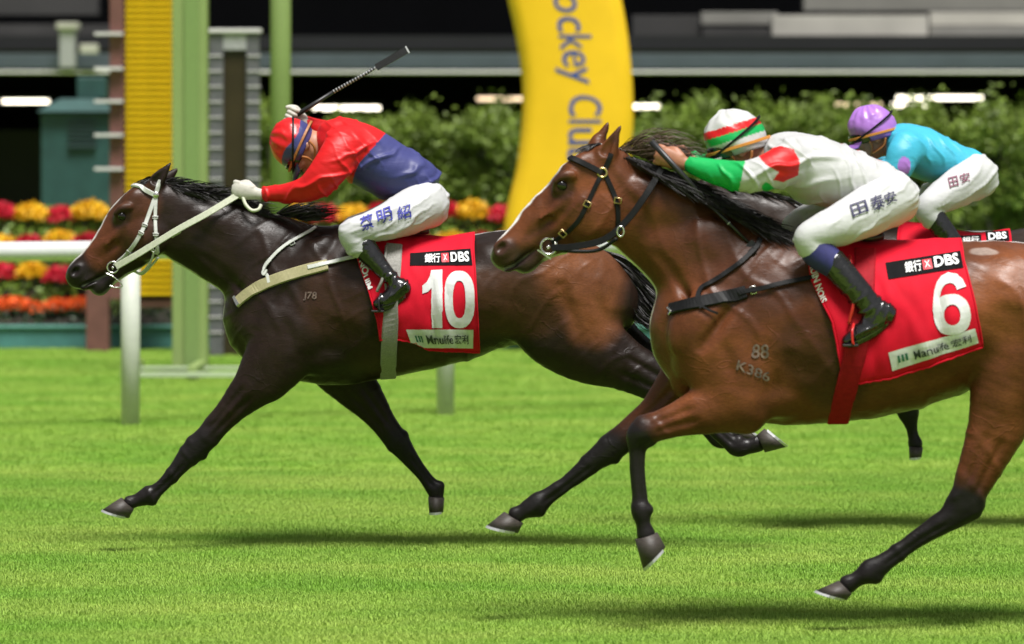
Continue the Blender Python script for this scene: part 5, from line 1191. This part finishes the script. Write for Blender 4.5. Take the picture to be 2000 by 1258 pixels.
    # ---- boots, one mesh each
    for i, t in enumerate(sp['boots']):
        bl = np.vstack([rows(t), rows(sp['feet'][i])]); F = Field(bl[:,:3].min(0)-.11, bl[:,:3].max(0)+.11, .0045); F.tube(rows(t), .02, cap=.35)
        f = sp['feet'][i]; F.tube(rows(f), .03, cap=.9)
        F.blur(1); v, q = F.mesh(); n = normals(v, q)
        fz = sstep(.30, .65, (v[:,2].max()-v[:,2])/np.ptp(v[:,2])); v = v+n*((.009*folds(v, (.7,.3,-1), 120, 31+i, .9, .5)+.005*folds(v, (1,.2,-.5), 210, 37+i, .9, .3))*(.12+.88*fz))[:,None]
        bt = fast_mesh('boot', v, q, M_BOOT, root, True)
        sole = rows(f); mb = MB()
        mb.tube([V(p[:3])-Vector((0,0,p[3]*.92)) for p in catmull(sole, 3)], [p[4]*.62 for p in catmull(sole, 3)], 8); mb.build('sole', M_BOOT, bt, True)
        if sp.get('gaiter'):
            F = Field(lo, hi, sp['vox']); F.tube(rows(sp['gaiter'][i]), .01, cap=.2); v, q = F.mesh(); fast_mesh('gaiter', v, q, M_SOCK, root, True)
    # ---- gloves
    if sp.get('gloves'):
        for w in sp['hands']:
            F = Field(lo, hi, .004 if sp['vox'] < .008 else .006)
            k = P(w['k'][0], w['k'][1], D+w['lat']); F = Field(k-.12, k+.12, .0035); hand(F, w, .0022); v, q = F.mesh(); fast_mesh('glove', v, q, M_GLOVE, root, True)
    # ---- helmet with its silk cap
    F = Field(np.array(hc)-.24, np.array(hc)+.24, .005)
    F.ell(H(-.004,.042), (.122,.100,.108), -th, .01); F.ell(H(-.004,.02), (.126,.103,.06), -th, .02)
    F.cut(H(0,-.022), -Uw)
    F.ell(H(0,.0), (.108,.088,.125), -th, .01, carve=True) if False else None
    if sp.get('button'): F.ell(H(.02,.152), (.014,.014,.010), 0, .012)
    F.blur(1); v, q = F.mesh(); n = normals(v, q)
    hf = (v-hc)@Fw; hu = (v-hc)@Uw; hl = v[:,1]-D
    az = np.arctan2(hl, hf); w = sstep(-.01, .12, hu)
    v = v+n*((.0022*np.sin(az*9+3*wobble(v,20,3,4))*w+.0016*ridged(v, 60, sp['seed']+9, 4)*w))[:,None]
    px = v[:,0]*FPX/v[:,1]+1000; py = (CAMZ-v[:,2])*FPX/v[:,1]+YH
    he = fast_mesh('helmet', v, q, M_CAP, root, True, sp['cap_color'](px, py, hf, hu, hl, v))
    # peak
    mb = MB(); A = 15; inner = []; outer = []
    for j in range(A):
        a = math.radians(-52+104*j/(A-1)); ci, si = math.cos(a), math.sin(a)
        inner.append(H(.112*ci, -.008, .094*si)); outer.append(H((.112+.075*ci)*ci+.0, -.034, .094*si*1.02))
    for th_ in (0, -.006):
        for p in inner+outer: mb.v.append(tuple(p+Uw*th_))
    for j in range(A-1):
        mb.f += [(j, j+1, A+j+1, A+j), (2*A+A+j, 2*A+A+j+1, 2*A+j+1, 2*A+j), (A+j, A+j+1, 3*A+j+1, 3*A+j)]
    mb.f += [(0, A, 3*A, 2*A), (A-1, 2*A+A-1, 3*A+A-1, 2*A-1)]
    mb.build('peak', sp['peak'], he, True)
    # elastic round the cap, goggle strap, goggles, chin strap
    def ring(u0, du, r, wd, mt, name, a0=-180, a1=180, lift=1.0):
        pts = []; nr = []
        for j in range(41):
            a = math.radians(a0+(a1-a0)*j/40); ci, si = math.cos(a), math.sin(a); u = u0+du*ci
            k = math.sqrt(max(1-((u-.042)/.108)**2, .2)) if u > .02 else 1.0
            p = H(-.004+(.125*k+lift)*ci, u, (.1025*k+lift)*si); nn = (Fw*ci/.122+np.array((0,1,0))*si/.10); nn /= np.linalg.norm(nn); pts.append(V(p)); nr.append(V(nn))
        ribbon(pts, nr, wd, .003, mt, name, root)
    ring(.008, 0.0, 0, .012, sp['band'], 'cap_band', lift=.003)
    ring(.040, -.055, 0, .010, M_BLACK_STRAP, 'goggle_strap', lift=.004)
    pts = []; nr = []
    for j in range(25):
        a = math.radians(-78+156*j/24); ci, si = math.cos(a), math.sin(a); p = H(.112*ci+.004, .0+.006*ci, .086*si); nn = Fw*ci+np.array((0,1,0))*si; pts.append(V(p)); nr.append(V(nn))
    ribbon(pts, nr, .052, .006, M_GOGGLE, 'goggles', root)
    for sd in (-1,1):
        cord('chin_strap', [H(.035,-.02,sd*.086),H(.03,-.05,sd*.072),H(.04,-.085,sd*.05),H(.05,-.112,sd*.01)], .006, M_TAN, root)
        cord('ear_strap', [H(-.045,-.022,sd*.086),H(-.03,-.055,sd*.082),H(.0,-.072,sd*.070),H(.035,-.083,sd*.055)], .006, M_TAN, root)
    return root, bvh_of(bre), bvh_of(jk)

RED = np.array((.58,.009,.011)); NAVY = np.array((.045,.05,.17)); SILVER = np.array((.46,.46,.465)); GREEN = np.array((.008,.36,.085)); CYAN = np.array((.05,.38,.54)); LILAC = np.array((.36,.16,.54)); YEL = np.array((.75,.62,.03))
def base_c(px, c): return np.tile(c, (len(px),1))
def sw(c, m, col): c[m] = col; return c
# --- rider of number 10
def jc10(px, py, lat, v):
    c = base_c(px, RED); xb = np.interp(py, [236,252,266,318,340,361,400], [772,760,748,702,692,687,684])
    sw(c, px > xb, NAVY); return c
def cc10(px, py, hf, hu, hl, v):
    c = base_c(px, RED); sw(c, hu < .052+.012*np.sin(hf*30), NAVY); return c
legs_n = [(838,398,47,.105,-.08),(808,410,44,.10,-.13),(760,432,36,.085,-.21),(715,446,29,.07,-.265),(688,454,26,.062,-.275),(692,470,25,.058,-.275),(708,484,25,.055,-.27)]
def other(l, dx, dy): return [(r[0]+dx, r[1]+dy, r[2], r[3], -r[4]) for r in l]
boot10 = [(708,478,25,.052,-.272),(722,496,22,.05,-.275),(742,520,18,.043,-.285),(765,545,14,.036,-.295),(776,557,14,.034,-.297)]
foot10 = [(790,562,14,.030,-.30),(772,574,17,.036,-.30),(750,586,13,.036,-.305),(737,593,9,.028,-.305)]
J10 = dict(D=20.0, vox=.0065, base=(760,470), label='jockey in red and navy silks raising a whip on horse number 10', seed=20, skin=M_SKIN, gloves=True,
  head=(589,289), tilt=66, crease=(.5,.3,-1.0), crease2=(1,.2,.6), crease_leg=(.55,.3,-1),
  torso=[[(648,272,34,.085,0),(672,284,50,.15,0),(705,300,57,.185,0),(752,328,57,.17,0),(790,343,49,.15,0),(826,352,36,.135,0)]],
  arms=[[(676,282,40,.07,-.15),(660,308,38,.066,-.19),(632,344,34,.06,-.205),(600,369,27,.054,-.18),(558,377,20,.045,-.12),(530,378,17,.04,-.085),(519,378,14,.034,-.082)],
        [(676,276,40,.07,.15),(655,266,32,.06,.24),(636,262,27,.055,.28),(612,250,20,.045,.26),(596,240,15,.036,.235)]],
  legs=[legs_n, other(legs_n, 2, -4)], boots=[boot10, other(boot10, 0, -4)], feet=[foot10, other(foot10, 0, -4)],
  hands=[dict(w=(500,378), k=(462,370), lat=-.08), dict(w=(590,236), k=(568,225), lat=.225)],
  jacket_color=jc10, cap_color=cc10, peak=mat('navy_peak', (.02,.022,.08), rough=.4, var=.05), band=M_TAN)
jock10, bre10, jk10 = build_jockey(J10)
# --- rider of number 6
def jc6(px, py, lat, v):
    c = base_c(px, SILVER); arm = (px < 1560) & (np.abs(lat) > .05)
    sw(c, px < 1449-6*(py-345)/28, GREEN); sw(c, ((px-1524)/40)**2+((py-320)/36)**2+.12*wobble(v,40,4,4) < 1, RED) if False else None
    pol = [(1482,306),(1498,292),(1524,285),(1549,291),(1562,314),(1559,342),(1530,356),(1510,352),(1521,336),(1497,323)]; ins = np.zeros(len(px), bool)
    for (xa, ya), (xb, yb) in zip(pol, pol[1:]+pol[:1]): ins ^= ((ya > py) != (yb > py)) & (px < (xb-xa)*(py-ya)/(yb-ya+1e-9)+xa)
    sw(c, ins & (np.abs(lat) > .10), RED)
    poly = np.array([(1497,366,0),(1520,387,0),(1569,410,0),(1612,418,0),(1640,410,0)], float); d, _ = near_poly(np.column_stack([px,py,0*px]), poly); sw(c, (d < 9) & (np.abs(lat) > .04), GREEN)
    sw(c, (lat > .0) & (py < np.interp(px, [1570,1640,1700], [275,300,318])) & (px > 1560), RED); return c
def cc6(px, py, hf, hu, hl, v):
    c = base_c(px, np.array((.50,.50,.50))); k = hu-.0
    sw(c, (k > .066) & (k < .094), RED); sw(c, (k > .036) & (k <= .066), GREEN); return c
legs6 = [(1752,384,52,.105,-.08),(1715,402,50,.10,-.14),(1660,430,43,.085,-.22),(1610,450,34,.07,-.27),(1580,463,29,.062,-.28),(1583,478,29,.058,-.28),(1594,488,31,.056,-.278)]
boot6 = [(1624,509,27,.05,-.285),(1645,534,27,.052,-.29),(1668,560,26,.048,-.30),(1694,590,24,.041,-.305),(1712,608,22,.036,-.305)]
foot6 = [(1734,610,18,.030,-.305),(1708,628,20,.038,-.305),(1676,650,15,.036,-.305),(1654,664,10,.028,-.305)]
gait6 = [(1592,486,32,.055,-.279),(1606,500,31,.054,-.282),(1622,512,28,.052,-.284),(1628,517,27,.051,-.285)]
J6 = dict(D=16.6, vox=.006, base=(1720,470), label='jockey in white silks with green sleeves crouched on horse number 6', seed=40, skin=M_SKIN_DARK, gloves=False,
  head=(1441,290), tilt=17, crease=(.4,.3,-1.0), crease2=(1,.2,.5), crease_leg=(.6,.3,-1), button=True,
  torso=[[(1522,300,38,.09,0),(1548,314,56,.16,0),(1598,334,66,.185,0),(1655,352,61,.17,0),(1705,366,53,.15,0),(1738,374,44,.135,0)]],
  arms=[[(1552,312,42,.07,-.15),(1524,326,38,.066,-.195),(1486,340,33,.06,-.21),(1450,345,29,.055,-.195),(1400,336,24,.048,-.14),(1360,325,19,.042,-.10),(1348,322,15,.035,-.09)],
        [(1552,306,42,.07,.15),(1524,320,38,.066,.195),(1486,332,33,.06,.21),(1450,336,29,.055,.19),(1400,326,24,.048,.13),(1356,316,17,.04,.08)]],
  legs=[legs6, other(legs6, -26, -18)], boots=[boot6, other(boot6, -16, -12)], feet=[foot6, other(foot6, -12, -8)], gaiter=[gait6, other(gait6, -22, -16)],
  hands=[dict(w=(1338,320), k=(1290,303), lat=-.09), dict(w=(1350,314), k=(1300,300), lat=.07)],
  jacket_color=jc6, cap_color=cc6, peak=mat('white_peak', (.6,.6,.6), rough=.4, var=.05), band=M_ELASTIC)
jock6, bre6, jk6 = build_jockey(J6)
# --- rider behind
def jc3(px, py, lat, v):
    c = base_c(px, CYAN); sw(c, ((px-1766)/13)**2+((py-324)/18)**2 < 1, LILAC); sw(c, (lat > -.01) & (px > 1764) & (px < 1835) & (py < 268), YEL); return c
def cc3(px, py, hf, hu, hl, v): return base_c(px, LILAC)
legs3 = [(1915,342,44,.10,-.08),(1888,355,40,.095,-.13),(1852,378,34,.08,-.20),(1822,396,27,.068,-.25),(1812,406,25,.06,-.26),(1816,418,24,.056,-.26),(1824,428,24,.052,-.26)]
boot3 = [(1824,424,23,.05,-.26),(1840,446,21,.046,-.265),(1860,470,18,.04,-.27),(1880,496,14,.034,-.275)]
foot3 = [(1893,500,14,.030,-.28),(1876,512,16,.036,-.28),(1855,524,12,.034,-.28)]
J3 = dict(D=21.0, vox=.009, base=(1880,460), label='jockey in cyan silks and lilac cap riding behind', seed=60, skin=M_SKIN_DARK, gloves=False,
  head=(1707,265), tilt=15, crease=(.4,.3,-1.0), crease2=(1,.2,.5), crease_leg=(.6,.3,-1),
  torso=[[(1752,276,30,.085,0),(1772,286,44,.15,0),(1806,303,50,.175,0),(1846,318,45,.16,0),(1880,328,40,.14,0),(1902,334,36,.13,0)]],
  arms=[[(1776,284,36,.066,-.15),(1764,304,33,.06,-.19),(1752,330,28,.056,-.2),(1715,338,24,.05,-.16),(1668,332,18,.042,-.10),(1645,328,14,.035,-.08)],
        [(1776,280,36,.066,.15),(1760,300,33,.06,.19),(1745,322,28,.056,.2),(1700,330,22,.048,.15),(1655,326,15,.037,.09)]],
  legs=[legs3, other(legs3, -8, -6)], boots=[boot3, other(boot3, -8, -6)], feet=[foot3, other(foot3, -8, -6)],
  hands=[dict(w=(1636,327), k=(1606,322), lat=-.08), dict(w=(1646,325), k=(1612,320), lat=.08)],
  jacket_color=jc3, cap_color=cc3, peak=mat('lilac_peak', (.3,.13,.5), rough=.4, var=.05), band=M_ELASTIC)
jock3, bre3, jk3 = build_jockey(J3)
# --- names written on the breeches
def glyphs(chs, quads, bvh, D, mt, parent):
    for ch, q in zip(chs, quads): decal(T(ch, .012), q, bvh, D, mt, 'lettering', parent, .003, 16)
glyphs('蔡明紹', [[(702,427),(727,417),(731,444),(706,452)],[(734,414),(762,404),(767,430),(739,438)],[(773,406),(800,398),(804,424),(777,431)]], bre10, 20.0, M_TEXT_BLUE, jock10)
glyphs('田泰安', [[(1659,402),(1690,391),(1696,413),(1665,426)],[(1696,388),(1722,378),(1730,404),(1704,414)],[(1724,381),(1745,372),(1752,392),(1730,402)]], bre6, 16.6, M_TEXT_NAVY, jock6)
glyphs('田安', [[(1851,349),(1869,344),(1872,363),(1855,368)],[(1873,342),(1892,336),(1895,354),(1877,360)]], bre3, 21.0, M_TEXT_PLUM, jock3)
# --- whips
def whip(label, pts, D, bands):
    w = empty('whip', P(*pts[0][:2], D), label, 'whip'); q = [P(x, y, D+l) for x, y, l in pts]
    a, b, c, d = [V(p) for p in q]
    mb = MB(); mb.tube([a, a.lerp(b,.5), b], [.012,.011,.009], 10); mb.build('handle', M_WHIP, w, True)
    mb = MB(); mb.tube([b, c], [.008,.006], 8); mb.build('shaft', M_WHIP, w, True)
    for i in range(bands):
        f = (i+.5)/bands; p = b.lerp(c, f); e = (c-b).normalized(); mb = MB(); mb.tube([p-e*.0022, p+e*.0022], .0092-.002*f, 8); mb.build('band', M_WHIP_BAND, w, True)
    mb = MB(); mb.bar(c, d, .034, .007, up=(0,-1,.2)); mb.build('flap', M_WHIP, w)
    e = (d-c).normalized(); mb = MB(); mb.bar(d-e*.004, d+e*.003, .036, .009, up=(0,-1,.2)); mb.build('flap_end', M_WHIP_BAND, w)
    return w
whip('black whip with pale bands held up above the red cap', [(562,236,.225-.03),(650,180,.19),(735,132,.18),(796,97,.17)], 20.0, 16)
whip('black whip hanging down across the mane of the bay', [(1272,276,-.125),(1385,398,-.13),(1462,474,-.14),(1514,526,-.145)], 16.6, 1)
# ------------------------------------------------------------------ saddles with girths and stirrups
def saddle(label, D, bvh, cbvh, seat, girth, girth_mt, gw, iron, iron_mt, leather):
    r = empty('racing_saddle', P(*seat[1], D), label, 'saddle')
    # seat: a shallow leather saddle lying on the cloth
    mb = MB(); cs = catmull(np.array(seat, float), 8); N = 14; m = len(cs)
    for i, (x, y) in enumerate(cs):
        f = i/(m-1); wd = .06+.05*math.sin(f*math.pi*.9)+.02*f
        for k in range(N+1):
            a = -1+2*k/N; p = P(x, y, D)
            hit = cbvh.ray_cast(Vector((p[0], D+a*wd, p[2]+.6)), Vector((0,0,-1)))[0]
            z = (hit.z if hit else p[2])+.022+.015*(f-.45)**2*4*(1-abs(a)); mb.v.append((p[0], D+a*wd, z))
    for i in range(m-1):
        for k in range(N): mb.f.append((i*(N+1)+k, i*(N+1)+k+1, (i+1)*(N+1)+k+1, (i+1)*(N+1)+k))
    o = mb.build('seat', M_SADDLE, r, True); so = o.modifiers.new('t', 'SOLIDIFY'); so.thickness = .02; so.offset = -1
    strap(cbvh, [q for q in girth if q[2]], D, gw, girth_mt, 'girth', r, lift=.010, thick=.004) if False else None
    pts = []; nr = []
    for x, y in girth:
        t_ = (V(P(x, y, D))-CAMP).normalized(); h1, n1, _, _ = cbvh.ray_cast(CAMP, t_); h2, n2 = cast(bvh, x, y, D)
        hh, nn = (h1, n1 if n1.y < 0 else -n1) if (h1 is not None and h1.y < h2.y) else (h2, n2)
        pts.append(hh+nn*.011); nr.append(nn)
    rows_ = catmull(np.array([tuple(p) for p in pts]), 6); nrr = catmull(np.array([tuple(n) for n in nr]), 6)
    ribbon([V(p) for p in rows_], [V(n).normalized() for n in nrr], gw, .004, girth_mt, 'girth', r)
    x, y, l = iron
    cord('stirrup_leather', [P(leather[0][0], leather[0][1], D-.22), P(leather[1][0], leather[1][1], D+l-.005), P(x-2, y-22, D+l)], .007, iron_mt if iron_mt is M_STIRRUP_RED else M_GREY_WEB, r)
    sz = .034
    q = [(-.2,1.2),(-.9,.5),(-1.0,-.5),(-.75,-.95),(.75,-.95),(1.0,-.5),(.9,.5),(.2,1.2)]
    for sd in (1,-1):
        cord('stirrup_iron', [P(x, y, D+sd*l)+np.array((.012*abs(b), a*.042, b*.036)) for a, b in q], .005, iron_mt, r); 
        mb = MB(); c_ = V(P(x, y, D+sd*l))+Vector((.0,0,-.036)); mb.box((c_.x-.03, c_.y-.04, c_.z-.006), (c_.x+.03, c_.y+.04, c_.z+.004), .003); mb.build('stirrup_tread', M_SADDLE, r)
    return r
saddle('small black racing saddle with grey girth on the dark horse', 20.0, bvh10, cb10, [(735,470),(780,472),(838,468)], [(770,480),(768,520),(766,580),(762,640),(759,690),(758,735)], M_GREY_WEB, .074, (738,592,-.31), mat('dark_stirrup', (.03,.03,.035), rough=.3, var=.1, metal=.5), [(755,480),(748,540)])
saddle('small black racing saddle with red girth on the bay', 16.6, bvh6, cb6, [(1640,482),(1680,485),(1722,483)], [(1690,490),(1688,540),(1684,600),(1672,680),(1652,760),(1636,822)], M_RED_WEB, .084, (1660,655,-.315), M_STIRRUP_RED, [(1660,500),(1668,580)])
